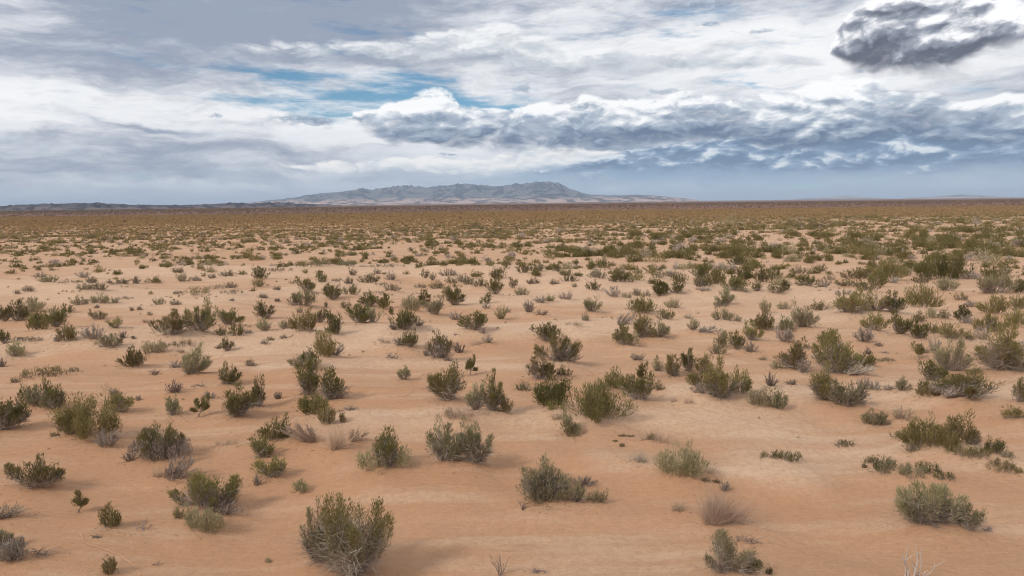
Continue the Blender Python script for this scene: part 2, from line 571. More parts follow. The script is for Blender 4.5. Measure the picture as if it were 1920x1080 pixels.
MAT = {
    'sand': sand_material(),
    'd': leaf_material('dark green leaf', (0.125, 0.117, 0.037), (0.174, 0.147, 0.053), (0.266, 0.201, 0.090)),
    'o': leaf_material('olive leaf', (0.198, 0.172, 0.061), (0.263, 0.215, 0.083), (0.366, 0.273, 0.136)),
    'y': leaf_material('yellow green leaf', (0.215, 0.184, 0.061), (0.283, 0.226, 0.088), (0.369, 0.285, 0.156)),
    'g': leaf_material('grey green leaf', (0.266, 0.239, 0.127), (0.352, 0.305, 0.175), (0.489, 0.395, 0.242)),
    'x': leaf_material('grey dry twig', (0.36, 0.29, 0.235), (0.44, 0.36, 0.295), (0.24, 0.18, 0.14), 0.0),
    't': leaf_material('straw stalk', (0.50, 0.37, 0.255), (0.58, 0.45, 0.33), (0.36, 0.24, 0.155), 0.1),
    'w': leaf_material('bleached twig', (0.40, 0.33, 0.27), (0.48, 0.40, 0.33), (0.30, 0.23, 0.18), 0.0),
    'k': leaf_material('dark dead twig', (0.24, 0.18, 0.145), (0.31, 0.245, 0.20), (0.14, 0.10, 0.08), 0.0),
    'stem': leaf_material('woody stem', (0.30, 0.235, 0.185), (0.40, 0.32, 0.26), (0.20, 0.15, 0.12), 0.0),
    'gold': leaf_material('golden dry grass', (0.37, 0.255, 0.108), (0.30, 0.205, 0.088), (0.46, 0.325, 0.15), 0.1),
    'scrub': leaf_material('dry olive scrub', (0.135, 0.112, 0.05), (0.175, 0.14, 0.065), (0.22, 0.17, 0.09)),
    'brown': leaf_material('brown low scrub', (0.13, 0.085, 0.055), (0.17, 0.11, 0.075), (0.10, 0.075, 0.05), 0.0),
}

# ------------------------------------------------------------------ shrub geometry
def unit(v):
    return v / (np.linalg.norm(v, axis=1, keepdims=True) + 1e-9)


def blades(P, D, L, Wd, rng):
    """One slender triangle per row: base at P, along D."""
    n = len(P)
    s = unit(np.cross(D, rng.normal(size=(n, 3)))) * (Wd * 0.5)[:, None]
    V = np.stack([P - s, P + s, P + D * L[:, None]], 1).reshape(-1, 3)
    return V, np.arange(3 * n).reshape(-1, 3)


def kites(P, D, L, Wd, rng):
    n = len(P)
    s = unit(np.cross(D, rng.normal(size=(n, 3)))) * (Wd * 0.5)[:, None]
    mid = P + D * (L * 0.45)[:, None]
    V = np.stack([P, mid - s, P + D * L[:, None], mid + s], 1).reshape(-1, 3)
    F = np.arange(4 * n).reshape(-1, 4)
    F = np.concatenate([F[:, [0, 1, 2]], F[:, [0, 2, 3]]])
    return V, F


def tubes(paths, r0, r1):
    """Three-sided tapered tubes along polylines (n, k, 3)."""
    paths = np.asarray(paths)
    n, k, _ = paths.shape
    tan = np.gradient(paths, axis=1)
    tan = tan / (np.linalg.norm(tan, axis=2, keepdims=True) + 1e-9)
    ref = np.zeros_like(tan)
    ref[..., 0] = 0.83
    ref[..., 1] = 0.55
    a = np.cross(tan, ref)
    a = a / (np.linalg.norm(a, axis=2, keepdims=True) + 1e-9)
    b = np.cross(tan, a)
    rad = np.linspace(0, 1, k)[None, :] * (r1 - r0)[:, None] + r0[:, None]
    rings = []
    for q in range(3):
        th = 2 * math.pi * q / 3
        rings.append(paths + (a * math.cos(th) + b * math.sin(th)) * rad[..., None])
    V = np.stack(rings, 2).reshape(-1, 3)
    F = []
    for j in range(k - 1):
        for q in range(3):
            q2 = (q + 1) % 3
            i0 = np.arange(n) * k * 3 + j * 3
            F.append(np.stack([i0 + q, i0 + q2, i0 + 3 + q2], 1))
            F.append(np.stack([i0 + q, i0 + 3 + q2, i0 + 3 + q], 1))
    return V, np.concatenate(F)


def bez(a, b, c, t):
    t = t[:, None]
    return a * (1 - t) ** 2 + b * 2 * t * (1 - t) + c * t * t


def bez_d(a, b, c, t):
    t = t[:, None]
    return 2 * (1 - t) * (b - a) + 2 * t * (c - b)


SHAPES = {   # clusters, base spread, tip spread, leaf start, cluster radius, lowest tip, bulge
    'V': (9, 0.16, 0.86, 0.33, 0.128, 0.50, 0.40),
    'R': (17, 0.50, 0.84, 0.10, 0.125, 0.42, 0.25),
    'C': (5, 0.16, 0.62, 0.20, 0.19, 0.60, 0.10),
    'M': (30, 0.96, 0.96, 0.02, 0.085, 0.55, 0.00),
    'S': (9, 0.24, 0.70, 0.52, 0.125, 0.70, 0.30),
    'T': (6, 0.00, 0.95, 0.25, 0.13, 0.35, 0.45),
}


def shrub_parts(shape, w, d, h, lean, n_leaf, leaf_l, seed, min_w):
    """Numpy geometry of one shrub standing at its own origin: {part: (V, F)}"""
    rng = np.random.default_rng(seed)
    parts = {}
    if shape in SHAPES:
        K, bs, ts, t0, rc, low, bulge = SHAPES[shape]
        if shape in 'VRS' and w > 1.6 * h:
            K = int(K * 1.5)
            rc *= 0.82
            bs = max(bs, 0.42)
        if shape == 'M':
            K = int(np.clip(26 * w / d, 26, 80))
        phi = (np.arange(K) + rng.random(K) * 0.8) * 2.39996
        rho = np.sqrt((np.arange(K) + 0.35) / K)
        rho = np.clip(rho + rng.normal(0, 0.12, K), 0, 1.10)
        cx, cy = np.cos(phi) * rho, np.sin(phi) * rho
        top = np.stack([cx * ts * 0.5 * w, cy * ts * 0.5 * d,
                        h * np.clip((1 - (1 - low) * rho ** 1.8) * rng.uniform(0.58, 1.08, K), 0.2, 1.02)], 1)
        top[rng.integers(0, K), 2] = h * 1.0
        base = np.stack([cx * bs * 0.5 * w, cy * bs * 0.5 * d, np.full(K, -0.03)], 1)
        if shape == 'T':
            fork = np.array([lean * 0.20 * w, 0, 0.26 * h])
            base[:] = fork
        top[:, 0] += lean * 0.30 * w * top[:, 2] / h
        ctl = base * 0.45 + top * 0.55
        ctl[:, 2] = base[:, 2] * 0.6 + top[:, 2] * 0.4
        ctl[:, :2] += (top[:, :2] - base[:, :2]) * bulge * 0.45 + rng.normal(0, 0.03 * w, (K, 2))
        wt = rng.uniform(0.35, 1.35, K)
        wt /= wt.sum()
        if shape == 'S':
            n_leaf = int(n_leaf * 0.6)
        # leaves
        k = rng.choice(K, n_leaf, p=wt)
        t = t0 + (1.03 - t0) * rng.random(n_leaf) ** 0.85
        P = bez(base[k], ctl[k], top[k], t)
        T = unit(bez_d(base[k], ctl[k], top[k], t))
        tt = (t - t0) / (1.03 - t0)
        prof = 0.35 + 0.65 * np.sin(np.pi * np.clip(0.18 + 0.74 * tt, 0, 1))
        sz = rng.uniform(0.65, 1.35, K)[k]
        R = (rc * min(w, 1.5 * h) if shape != 'M' else 0.46 * math.sqrt(w * d / K)) * prof * sz
        off = unit(rng.normal(size=(n_leaf, 3))) * (rng.random(n_leaf) ** 0.7 * R)[:, None]
        off[:, 2] *= 1.25
        # inner sprays: bunch the leaves into tufts so that gaps open between them
        tuft = rng.integers(0, 18, n_leaf) + k * 18
        jt = rng.normal(size=(K * 18, 3)) * 0.46
        off = off * 0.50 + jt[tuft] * R[:, None] * 0.95
        P = P + off
        Dr = unit(T * 0.9 + unit(off + 1e-6) * 0.50 + rng.normal(size=(n_leaf, 3)) * 0.26 + np.array([0, 0, 0.55]))
        L = leaf_l * rng.uniform(0.65, 1.35, n_leaf)
        P[:, 2] = np.maximum(P[:, 2], 0.01)
        parts['foliage'] = kites(P, Dr, L, np.maximum(L * 0.15, min_w * 0.60), rng)
        # stems
        pp, r0, r1 = [], [], []
        ns = 2 if shape in 'VTS' else 1
        for i in range(K):
            for j in range(ns):
                e = top[i] + rng.normal(0, 0.05 * w, 3) * (j > 0)
                tl = np.linspace(0, 0.93, 5)
                q = bez(np.repeat(base[i:i + 1], 5, 0), np.repeat(ctl[i:i + 1], 5, 0), np.repeat(e[None], 5, 0), tl)
                q[1:4] += rng.normal(0, 0.012 * w, (3, 3))
                pp.append(q)
                r0.append(max(0.010 * h, min_w * 0.55))
                r1.append(max(0.003 * h, min_w * 0.22))
        if shape == 'T':
            tl = np.linspace(0, 1, 5)
            q = bez(np.repeat(np.array([[0, 0, -0.05]]), 5, 0), np.repeat(np.array([[lean * 0.04 * w, 0, 0.22 * h]]), 5, 0), np.repeat(fork[None], 5, 0), tl)
            pp.append(q)
            r0.append(max(0.035 * h, min_w * 0.8))
            r1.append(max(0.02 * h, min_w * 0.6))
        parts['stem'] = tubes(pp, np.array(r0), np.array(r1))
        if shape in 'VS':
            # bare grey twigs low in the bush
            n = int(n_leaf * (0.32 if shape == 'V' else 0.9))
            k = rng.integers(0, K, n)
            t = rng.random(n) * 0.68
            P = bez(base[k], ctl[k], top[k], t) + rng.normal(0, 0.035 * w, (n, 3))
            P[:, 2] = np.maximum(P[:, 2], 0.0)
            Dr = unit(np.stack([P[:, 0] / w, P[:, 1] / d, np.full(n, 0.35)], 1) + rng.normal(0, 0.28, (n, 3)))
            L = h * rng.uniform(0.12, 0.34, n)
            parts['dry_twig'] = blades(P, Dr, L, np.full(n, min_w * 0.75), rng)
        if shape == 'S':
            q = shrub_parts('M' if w > 1.4 * h else 'R', w, d, h * 0.68, lean * 0.5, int(n_leaf * 1.4), leaf_l, seed + 911, min_w)
            parts['skirt'] = q['foliage']
    elif shape == 'D':
        n = n_leaf
        K = 26
        phi = rng.random(K) * 2 * np.pi
        rho = np.sqrt(rng.random(K))
        tip = np.stack([np.cos(phi) * rho * 0.5 * w, np.sin(phi) * rho * 0.5 * d, h * (0.95 - 0.55 * rho ** 2) * rng.uniform(0.6, 1.0, K)], 1)
        tip[:, 0] += lean * 0.25 * w
        root = np.stack([np.cos(phi) * rho * 0.12 * w - lean * 0.1 * w, np.sin(phi) * rho * 0.12 * d, np.full(K, -0.02)], 1)
        ctl = root * 0.5 + tip * 0.5
        ctl[:, 2] = tip[:, 2] * 0.32
        k = rng.integers(0, K, n)
        t = 0.1 + 0.85 * rng.random(n)
        P = bez(root[k], ctl[k], tip[k], t) + rng.normal(0, 0.02 * w, (n, 3))
        Dr = unit(unit(bez_d(root[k], ctl[k], tip[k], t)) + rng.normal(0, 0.36, (n, 3)) + np.array([0, 0, 0.15]))
        P[:, 2] = np.maximum(P[:, 2], 0.0)
        L = max(h, 0.5 * w) * rng.uniform(0.10, 0.30, n)
        parts['twig'] = blades(P, Dr, L, np.full(n, min_w * 0.85), rng)
        pts = np.stack([bez(np.repeat(root[i:i + 1], 5, 0), np.repeat(ctl[i:i + 1], 5, 0), np.repeat(tip[i:i + 1], 5, 0), np.linspace(0, 0.95, 5)) for i in range(K)])
        pts[:, 1:] += rng.normal(0, 0.018 * w, (K, 4, 3))
        parts['stem'] = tubes(pts, np.full(K, max(0.014 * h, min_w * 0.5)), np.full(K, max(0.004 * h, min_w * 0.2)))
    elif shape == 'G':
        n = n_leaf
        phi = rng.random(n) * 2 * np.pi
        rho = np.sqrt(rng.random(n))
        P = np.stack([np.cos(phi) * rho * 0.26 * w, np.sin(phi) * rho * 0.30 * d, np.full(n, -0.01)], 1)
        # stalks stand in bunches
        bn = rng.integers(0, 14, n)
        bc = np.stack([rng.uniform(-0.33, 0.33, 14) * w, rng.uniform(-0.33, 0.33, 14) * d], 1)
        P[:, :2] = P[:, :2] * 0.40 + bc[bn]
        Dr = unit(np.stack([P[:, 0] / w * 1.5 + lean * 0.4, P[:, 1] / d * 1.1, np.full(n, 0.70)], 1) + rng.normal(0, 0.30, (n, 3)))
        L = h * rng.uniform(0.4, 1.12, n)
        parts['stalk'] = blades(P, Dr, L, np.full(n, min_w * 0.56), rng)
        n2 = n // 3
        i = rng.integers(0, n, n2)
        P2 = P[i] + Dr[i] * (L[i] * rng.uniform(0.3, 0.9, n2))[:, None]
        D2 = unit(Dr[i] + rng.normal(0, 0.5, (n2, 3)))
        P2[:, 2] = np.maximum(P2[:, 2], 0)
        Va, Fa = parts['stalk']
        Vb, Fb = blades(P2, D2, h * rng.uniform(0.1, 0.3, n2), np.full(n2, min_w * 0.55), rng)
        parts['stalk'] = (np.concatenate([Va, Vb]), np.concatenate([Fa, Fb + len(Va)]))
    else:   # 'B' a bare forked branch
        K = 6 if w < 1.2 else 10
        tall = h > 0.62 * w
        pp, r0, r1 = [], [], []
        for i in range(K):
            a = np.array([rng.uniform(-0.35, 0.35) * w, rng.uniform(-0.1, 0.1) * w, 0.0])
            b = np.array([a[0] * 0.6 + rng.uniform(-0.4, 0.4) * w + lean * 0.2 * w, rng.uniform(-0.25, 0.25) * d, h * rng.uniform(0.35, 1.0)])
            if tall:
                a = np.array([rng.normal(0, 0.10) * w, rng.normal(0, 0.06) * w, -0.03])
                b = np.array([a[0] * 1.8 + rng.normal(0, 0.20) * w, rng.normal(0, 0.12) * w, h * rng.uniform(0.6, 1.0)])
            if i == 0:
                a[:] = 0
                b[2] = h
            c = (a + b) / 2 + rng.normal(0, 0.08 * w, 3) * np.array([1, 1, 0.3])
            q = bez(np.repeat(a[None], 6, 0), np.repeat(c[None], 6, 0), np.repeat(b[None], 6, 0), np.linspace(0, 1, 6))
            q[1:] += rng.normal(0, 0.015 * w, (5, 3))
            q[:, 2] = np.maximum(q[:, 2], 0.005)
            pp.append(q)
            r0.append(max(0.018 * h, min_w * 0.6))
            r1.append(max(0.005 * h, min_w * 0.25))
            for j in range(3):
                s = q[rng.integers(1, 5)]
                e = s + np.array([rng.normal(0, (0.09 if tall else 0.14) * w), rng.normal(0, 0.1 * w), abs(rng.normal(0.24 if tall else 0.12, 0.12)) * h])
                q2 = np.linspace(s, e, 6) + rng.normal(0, 0.008 * w, (6, 3))
                q2[:, 2] = np.maximum(q2[:, 2], 0.005)
                pp.append(q2)
                r0.append(max(0.010 * h, min_w * 0.35))
                r1.append(max(0.003 * h, min_w * 0.2))
        parts['branch'] = tubes(pp, np.array(r0), np.array(r1))
    return parts


# ------------------------------------------------------------------ the shrubs of the photograph
# tile, x of the foot, y of the foot, width, height (all in enlarged photo tiles), shape [lean] leaf colour [skirt colour], own label
TILES = {'a': (800, 3.857), 'b': (620, 4.0), 'c': (480, 4.0)}
TABLE = """
a0 245 490 370 195 Vo spreading olive bush with bare gaps and an outflung arm
a0 565 625 100 180 T>o small leaning sapling with a thin bare trunk
a0 795 755 130 172 Rd egg-shaped dark green bush casting a crisp shadow
a0 795 1072 100 135 Ro little oval bush alone near the bottom edge, below the egg-shaped one
a0 1480 812 270 175 Rg low grey-green bush at the foot of a sprawling many-armed shrub
a0 1500 665 430 285 Vo sprawling many-armed olive shrub rising behind a low grey-green bush
a0 1665 698 150 115 D>x grey dead twigs fanned beside the sprawling many-armed shrub
a0 1295 702 90 80 Vo olive sprig standing apart beside the low grey-green bush
a0 1040 752 130 92 Bw bleached forked branch lying on open sand near the egg-shaped bush
a0 85 690 215 130 D>x flat dark dead bush below the spreading olive bush
a0 30 885 110 150 Sgx grey-green tuft cut by the picture's edge above upright dead twigs
a0 110 1005 180 165 Vx upright grey dead twigs near the bottom corner
a0 300 945 210 75 Bk long low dead branch beside upright grey dead twigs
a0 700 805 70 34 Bk short dead twig on sand below the egg-shaped bush
a0 1130 1002 70 34 Bt pale twig lying on bare sand near the bottom edge
a0 1170 288 410 235 Sox wide bush of bare grey twigs with olive tips
a0 945 278 100 80 Dk small dark tuft attached to the wide grey-twigged bush
a0 1150 402 125 110 Gt tan dry tuft in front of the wide grey-twigged bush
a0 1320 432 220 170 D>x grey dry twigs swept over, near the wide grey-twigged bush
a0 1650 162 180 78 Gt sparse pale grass wisps behind the wide grey-twigged bush
a1 700 1210 540 610 Vy largest bush, grey-green and olive plumes, cut by the bottom edge
a1 470 1060 220 400 Vg grey-green flank plume bush growing against the largest bush
a1 325 497 105 98 Rg tiny pale cushion bush alone on open sand
a1 930 362 320 245 Sdg dark tufted bush wearing a pale grey-green skirt
a1 90 405 205 155 Vy yellow-olive bush at the near end of a dark green chain
a1 15 452 60 85 Dx small dry twigs at the foot of the dark green chain
a1 90 985 45 38 Rg tiny lone sprig on bare sand near the largest bush
a1 1775 1075 120 165 Bk upright forked dark dead twig at the bottom edge
a2 255 602 320 275 Sgg grey-green bush with one deep green tuft on top
a2 240 470 110 150 Rd deep green tuft crowning the grey-green tufted bush
a2 470 598 115 150 Vg slim grey-green bush between two other grey-green ones
a2 620 582 135 95 Rg low round grey-green bush last of three in a row
a2 520 465 190 85 Dk dark bare twigs behind the row of three grey-green bushes
a2 1225 422 330 232 Rg broad dense grey-green dome bush
a2 1440 365 90 90 Gt thin dry grass trailing off the broad dense dome
a2 1540 485 80 92 Dx small grey dry twigs standing apart from the broad dense dome
a2 1400 432 50 36 Rd tiny green tuft at the foot of the broad dense dome
a2 1475 428 55 34 Rd tiny dark tuft between the broad dome and grey dry twigs
a2 1560 780 430 315 G>t large fan of dry straw-coloured stalks on open sand
a2 1690 870 210 90 Bk dead branches strewn in front of the large straw fan
a2 1205 645 135 120 Gt thin dry stalks beside the large straw fan
a2 1560 1120 350 300 Vg grey-green plumed bush cut by the bottom edge below the straw fan
a2 910 295 175 115 Gw white dry grass wisps on pale sand
a2 1030 148 250 118 Gt wide pale dry grass patch behind the white wisps
a2 1005 130 70 50 Ro small green sprig inside the wide pale dry grass patch
a2 805 88 78 30 Md flat green mat beside the wide pale dry grass patch
a2 865 92 52 26 Md smaller flat green mat touching the pale dry grass patch
a2 745 116 34 22 Md tiniest brown-green sprig near the flat green mats
a2 795 150 38 32 Rd tiny round green sprig in front of the flat green mats
a2 180 1062 150 50 Bk dark dead twigs flat on sand at the bottom edge
a2 75 622 60 72 Bk curled dark twig beside the grey-green tufted bush
a3 95 280 270 95 Md flat dark green mat alone on pale sand
a3 550 158 140 60 Md smaller green mat beyond the flat dark green one
a3 1110 215 310 195 Ro wide olive bush at the heart of the big low thicket
a3 1370 185 230 205 Ry yellow-olive bush topping the big low thicket
a3 970 118 155 82 Mo olive mat at the outer end of the big low thicket
a3 1400 285 200 110 Mo olive mat along the near edge of the big low thicket
a3 1530 285 120 70 Mo small olive mat ending the near edge of the thicket
a3 1265 252 190 175 Ry upright yellow-olive bush inside the big low thicket
a3 1480 185 110 90 Rx greyish bush at the far flank of the big thicket
a3 750 268 95 65 Rd dark round bush starting the long grey-green mat
a3 870 365 180 165 Mg grey-green mat bush forming the long mat's body
a3 1050 400 170 130 Mg pale grey-green mat bush at the long mat's centre
a3 1160 372 150 115 Md dark mat bush near the tail of the long mat
a3 1265 412 135 72 Md dark tail-end tuft of the long grey-green mat
a3 695 307 36 46 Rd tiny tuft just off the start of the long mat
a3 1040 235 110 70 Rg grey-green tuft between the thicket and the long mat
a3 810 345 100 80 Rd dark low tuft in front of the long grey-green mat
a3 1635 228 160 105 Rd dark green bush behind two olive mounds
a3 1725 252 85 66 Rg small grey tuft trailing from the dark green bush
a3 1570 245 90 60 Mo small mat joining the thicket to the dark bush
a3 1690 360 180 122 Mo olive mound in front of a dark green bush
a3 1790 357 80 95 Mo small olive mound at the end of its pair
a3 1170 805 400 350 Vg pale feathery grey-green bush on the sand slope
a3 1450 802 170 195 Vg small pale grey bush beside the feathery one
a3 1010 1175 210 305 Bw bare bleached twigs standing cut by the bottom edge
a3 10 1085 45 62 Rd tiny dark tuft cut by the bottom edge
a3 1570 775 70 44 Bk dead twigs at the head of a small sand fan
b0 660 872 430 320 Ro largest round olive bush with a dark heart
b0 560 850 200 190 Vd dark flank of the largest round olive bush
b0 810 915 180 150 Dx grey dry twigs in front of the largest round bush
b0 910 650 190 140 Vy yellow-olive spreading top behind the largest round bush
b0 850 570 90 75 Ry small yellow-olive tuft standing highest behind the round bush
b0 855 492 80 55 Dx small grey dry tuft behind the yellow-olive tuft
b0 610 648 112 92 Rg grey-green bush peeping over the largest round bush
b0 80 785 230 265 V>d tall leaning dark bush with grey skirt at the picture's edge
b0 245 590 140 150 Vg grey-green bush on the slope behind the tall leaning one
b0 395 612 165 195 Sdg upright bush with dark peak and pale grey foot
b0 340 372 280 108 Mo broad flat olive mat on a sand rise
b0 540 332 95 50 Mg small green bits trailing from the broad olive mat
b0 115 402 62 45 Rd little dark cushion near the broad olive mat
b0 1000 297 160 150 Rd round dark bush on the pale ridge slope
b0 1465 352 190 215 V>g leaning feathery bush with one tall tip
b0 1330 294 115 62 Dx low grey twigs beside the leaning feathery bush
b0 1730 427 130 150 V>d leaning dark bush on thin bare stems
b0 1310 487 120 100 Dk low dead bush of dark forked twigs
b0 1308 657 112 145 Vg small vase-shaped bush with a lone short trunk
b0 1487 652 122 185 T>d little dark tree with a pale bare trunk
b0 1575 524 95 65 Dx grey twigs behind the little dark tree
b0 1780 684 190 245 Vd twin-columned dark bush with grey twigs at one side
b0 1115 777 95 44 Md small flat green patch behind the wide grey-twigged bush
b0 1322 782 28 46 Cd tiny single upright green sprig on bare sand
b0 1510 418 120 30 Bk scatter of short dead twigs on bare sand
b0 1145 332 95 50 Bk arched dead twig below the round ridge bush
b0 1160 192 150 95 Rg grey-green low bush behind the round ridge bush
b0 1230 150 60 42 Rg small grey-green tuft at the low bush's far side
b0 1365 142 165 62 My straw-tipped yellow-green mat on a sand rise
b0 1350 186 82 42 Gt thin yellowish grass below the straw-tipped mat
b0 1705 166 88 98 Vd compact dark bush alone on the pale ridge
b0 1640 138 52 32 Dk tiny dead twigs beside the compact dark ridge bush
b0 1880 278 88 60 Rg small grey-green cushion alone on bare sand
b0 130 212 105 110 Vg thin grey-green bush at the picture's edge on the ridge
b0 12 272 60 72 Dx grey twig bush cut by the picture's edge
b0 1040 527 42 44 Dx tiny grey twigs beside the yellow-olive spreading top
b0 415 815 62 45 Rg tiny grey cushion in front of the largest round bush
b1 150 862 215 170 Rd dark green bush at the far end of the dark chain
b1 55 988 150 170 Vo olive-green plume in the middle of the dark chain
b1 330 882 250 160 D<t dry straw twigs leaning away from the dark chain
b1 610 935 250 250 Gt tall pale straw grass below the dark cluster
b1 770 868 150 110 D>t low reddish dry twigs beside the tall straw grass
b1 520 218 165 188 Ro rounded bright olive bush alone on the ridge
b1 618 212 95 98 D>x grey dry twigs beside the rounded bright olive bush
b1 370 320 220 100 Vg grey twiggy bush behind the dark cluster
b1 405 300 140 115 Rd dark crown over the grey twiggy bush
b1 395 520 170 265 Vd tallest dark bush of the stacked dark cluster
b1 570 560 165 245 Vd dark pointed bush beside the tallest of the cluster
b1 435 655 190 170 Rd dark low bush at the foot of the stacked cluster
b1 530 722 115 150 Ry light yellow-green bush at the near end of the cluster
b1 650 695 55 88 Ro small green sprig between the cluster and straw grass
b1 640 548 130 110 D>x grey dry twigs spilling from the dark pointed bush
b1 165 517 54 62 Dk tiny dead twig on bare sand near the stacked cluster
b1 710 612 122 45 Dx flat grey dead twigs beside the stacked cluster
b1 10 592 110 215 Vd slim dark bush beside the twin-columned one
b1 1110 382 90 110 Vg small grey-green bush alone by a pale animal track
b1 1610 337 92 165 Td small dark tree on a bare trunk by itself
b1 1430 572 240 260 Vy yellow-green vase bush narrowing to a dark foot
b1 1650 645 130 212 Vg greyish plumes in a three-bush clump
b1 1775 652 140 288 Vo tall olive plume in a three-bush clump
b1 1868 652 105 132 Ro low olive bush ending the three-bush clump
b1 1560 722 330 115 Gt wide low straw grass in front of three-bush clump
b1 1455 675 65 62 Ro green sprig within the wide low straw grass
b1 1430 1040 260 290 Vg larger grey-green bush of a plumed pair
b1 1650 1058 220 300 Vg slimmer grey-green bush of a plumed pair
b1 1150 152 118 122 Vd dark bush with grey twigs at one foot
b1 1080 142 110 70 Dx grey low twigs attached to the dark bush
b1 955 118 150 52 Gt pale straw grass strip on the ridge
b1 1020 207 112 52 Bk fallen dead branch below the pale straw strip
b1 1380 232 170 195 Sox grey bare-twigged bush with two olive tufts on top
b1 1285 192 60 75 Dx small twig bush before the two-tufted bush
b1 1522 182 92 88 Dk dark twig bush behind the two-tufted bush
b1 1440 238 62 30 Dk low twigs at the foot of the two-tufted bush
b1 1650 127 112 66 Gt dry tan tuft in open sand near a dark bush
b1 1735 104 82 72 Dx grey dry tuft behind the dry tan one
b1 65 110 56 40 Rx smallest brownish of three cushions on the ridge
b1 110 77 52 33 Ro middle of three small cushions on the ridge
b1 207 72 56 33 Ro outermost of three small cushions on the ridge
b2 270 115 165 135 Vd dark upper bush behind the wind-blown tree-like one
b2 340 292 300 212 Vd wind-blown tree-like dark bush with open trunk
b2 400 295 230 72 Dk dead branches under the wind-blown tree-like bush
b2 385 362 120 80 Rd low dark bush in front of the tree-like one
b2 218 402 180 175 Vd green bush between the tree-like bush and the dark one
b2 300 612 245 230 Rd dense dark bush over tan stalks
b2 330 645 185 125 Go tan and green stalks in front of the dense dark bush
b2 340 705 120 108 Gt dry tan tuft before the dense dark bush
b2 85 467 110 76 Rg small grey bush beside the dense dark bush
b2 440 802 125 190 Cg single upright grey-green cone bush
b2 680 738 390 285 Ry broad yellow-olive dome with pale stems showing
b2 670 485 145 60 Rg pale grey-green mat behind the broad yellow dome
b2 755 467 148 150 Ro square olive bush behind the broad yellow dome
b2 935 558 215 220 Vd dark upright-plumed bush beside the broad yellow dome
b2 975 358 74 122 Cd narrow dark column behind the upright-plumed bush
b2 940 238 112 62 Dk dark grey dead bush on bare slope
b2 1095 318 90 106 Vg small grey bush first of a loose row
b2 1210 362 108 160 Vo V-shaped olive bush second of a loose row
b2 1325 332 110 172 Vd sparse dark spires third of a loose row
b2 1425 342 110 140 Vo pale-footed olive bush last of a loose row
b2 1100 448 66 76 Ro little olive sprig alone in front of the loose row
b2 1450 502 230 178 Ro olive flank of the many-headed bush
b2 1570 572 225 295 Vo tallest olive head of the many-headed bush
b2 1710 502 140 190 Ro far olive shoulder of the many-headed bush
b2 1390 522 120 88 Dx grey twigs below the many-headed bush
b2 1325 558 82 72 Gt tan dry tuft at the end of the many-headed bush
b2 1850 602 140 142 Rg taller of two joined grey-green cushions
b2 1990 618 130 158 Rg lower of two joined grey-green cushions
b2 1215 542 62 50 Gt wispy dry stalks on pale sand
b2 1880 228 84 52 Gt faint pink-tan tuft on sand
b3 25 430 95 112 Dk dark dry bush with a yellow foot
b3 185 332 180 220 Vy bright yellow-green vase bush with spread arms
b3 272 352 102 112 Dx grey dry twigs under the bright yellow-green bush
b3 65 312 92 66 Rg small grey-green cushion beside the bright yellow-green bush
b3 510 372 270 310 Vo tall broad olive bush with grey twigs in its crown
b3 440 125 122 112 Rd dark round bush peeping behind the tall broad one
b3 330 157 96 56 Md flat dark cushion between yellow-green and tall bushes
b3 680 374 205 110 D>x grey dead brush lying at the tall broad bush's foot
b3 740 292 122 112 Vo olive tuft above the grey dead brush
b3 880 247 112 44 Md flat dark green patch alone on bare sand
b3 425 582 205 265 Vo tall olive bush in front of the tall broad one
b3 600 618 280 172 Vg grey-green wide bush with dry flank
b3 700 590 130 120 D>x dry pale twigs ending the grey-green wide bush
b3 710 460 95 112 Dx grey spiky twigs above the pale sand streak
b3 795 468 92 80 Dx second grey twig bush above the pale streak
b3 1015 472 102 102 Rg round grey-green bush on the pale streak
b3 905 455 82 46 Dx low grey twigs beside the round grey-green bush
b3 175 418 92 46 Dk low dark twigs below the bright yellow-green bush
b3 1225 402 185 160 Vd fan-shaped dark bush before the tall grey-olive one
b3 1380 342 220 252 Vg tall grey-olive column bush
b3 1130 212 105 132 Ty small yellow-green bush over dead grey twigs
b3 1180 177 72 40 Rd dark cushion at the small yellow-green bush's side
b3 1245 168 92 112 Dx open vase of bare grey twigs
b3 1740 352 260 330 Vy huge yellow-green bush on pale branching stems
b3 1870 355 140 190 Vo olive bush pressed against the huge yellow-green one
b3 1895 190 80 110 Dx grey bare twigs jutting from the huge yellow-green bush
b3 780 732 130 120 Rg grey-green cushion pair's nearer half on pale sand
b3 865 728 80 105 Rg grey-green cushion pair's farther half on pale sand
b3 1005 697 150 112 Dt dry straw-olive round tuft on pale sand
b3 1190 548 170 122 Ro olive head of the long dry hedge-like bush
b3 1330 562 190 125 Sox middle of the long dry hedge-like bush
b3 1540 588 280 212 Vo spreading olive end of the long hedge-like bush
b3 1420 582 220 110 D>x grey dead twigs inside the long hedge-like bush
b3 1840 682 155 96 Ro low olive bush near the picture's edge
b3 1900 562 130 172 Vo olive bush cut by the picture's edge above a low one
b3 720 107 110 102 Vx thin grey twig bush with green tip
b3 830 122 62 32 Dk low brown dead tuft on bare sand
b3 750 178 50 60 Dk tiny upright dead twigs on bare sand
b3 870 166 72 20 Bx flat grey dead twigs on bare sand
c0 300 572 170 168 Ro round olive-yellow bush in the ridge-foot group
c0 425 552 135 150 Vd dark bush beside the round olive-yellow one
c0 150 508 130 150 Vd dark twiggy bush ending the ridge-foot group
c0 260 440 145 105 Vg grey bush behind the round olive-yellow one
c0 30 507 80 115 Vo
c0 505 437 108 62 Dg
c0 512 662 126 126 Ro round olive bush on the ridge crest
c0 430 658 52 46 Dx
c0 708 652 160 118 Dx twiggy grey mound with a dark tip
c0 868 557 102 82 Vo
c0 735 492 120 70 Vd
c0 925 628 76 56 Dk
c0 1005 627 34 30 Dk
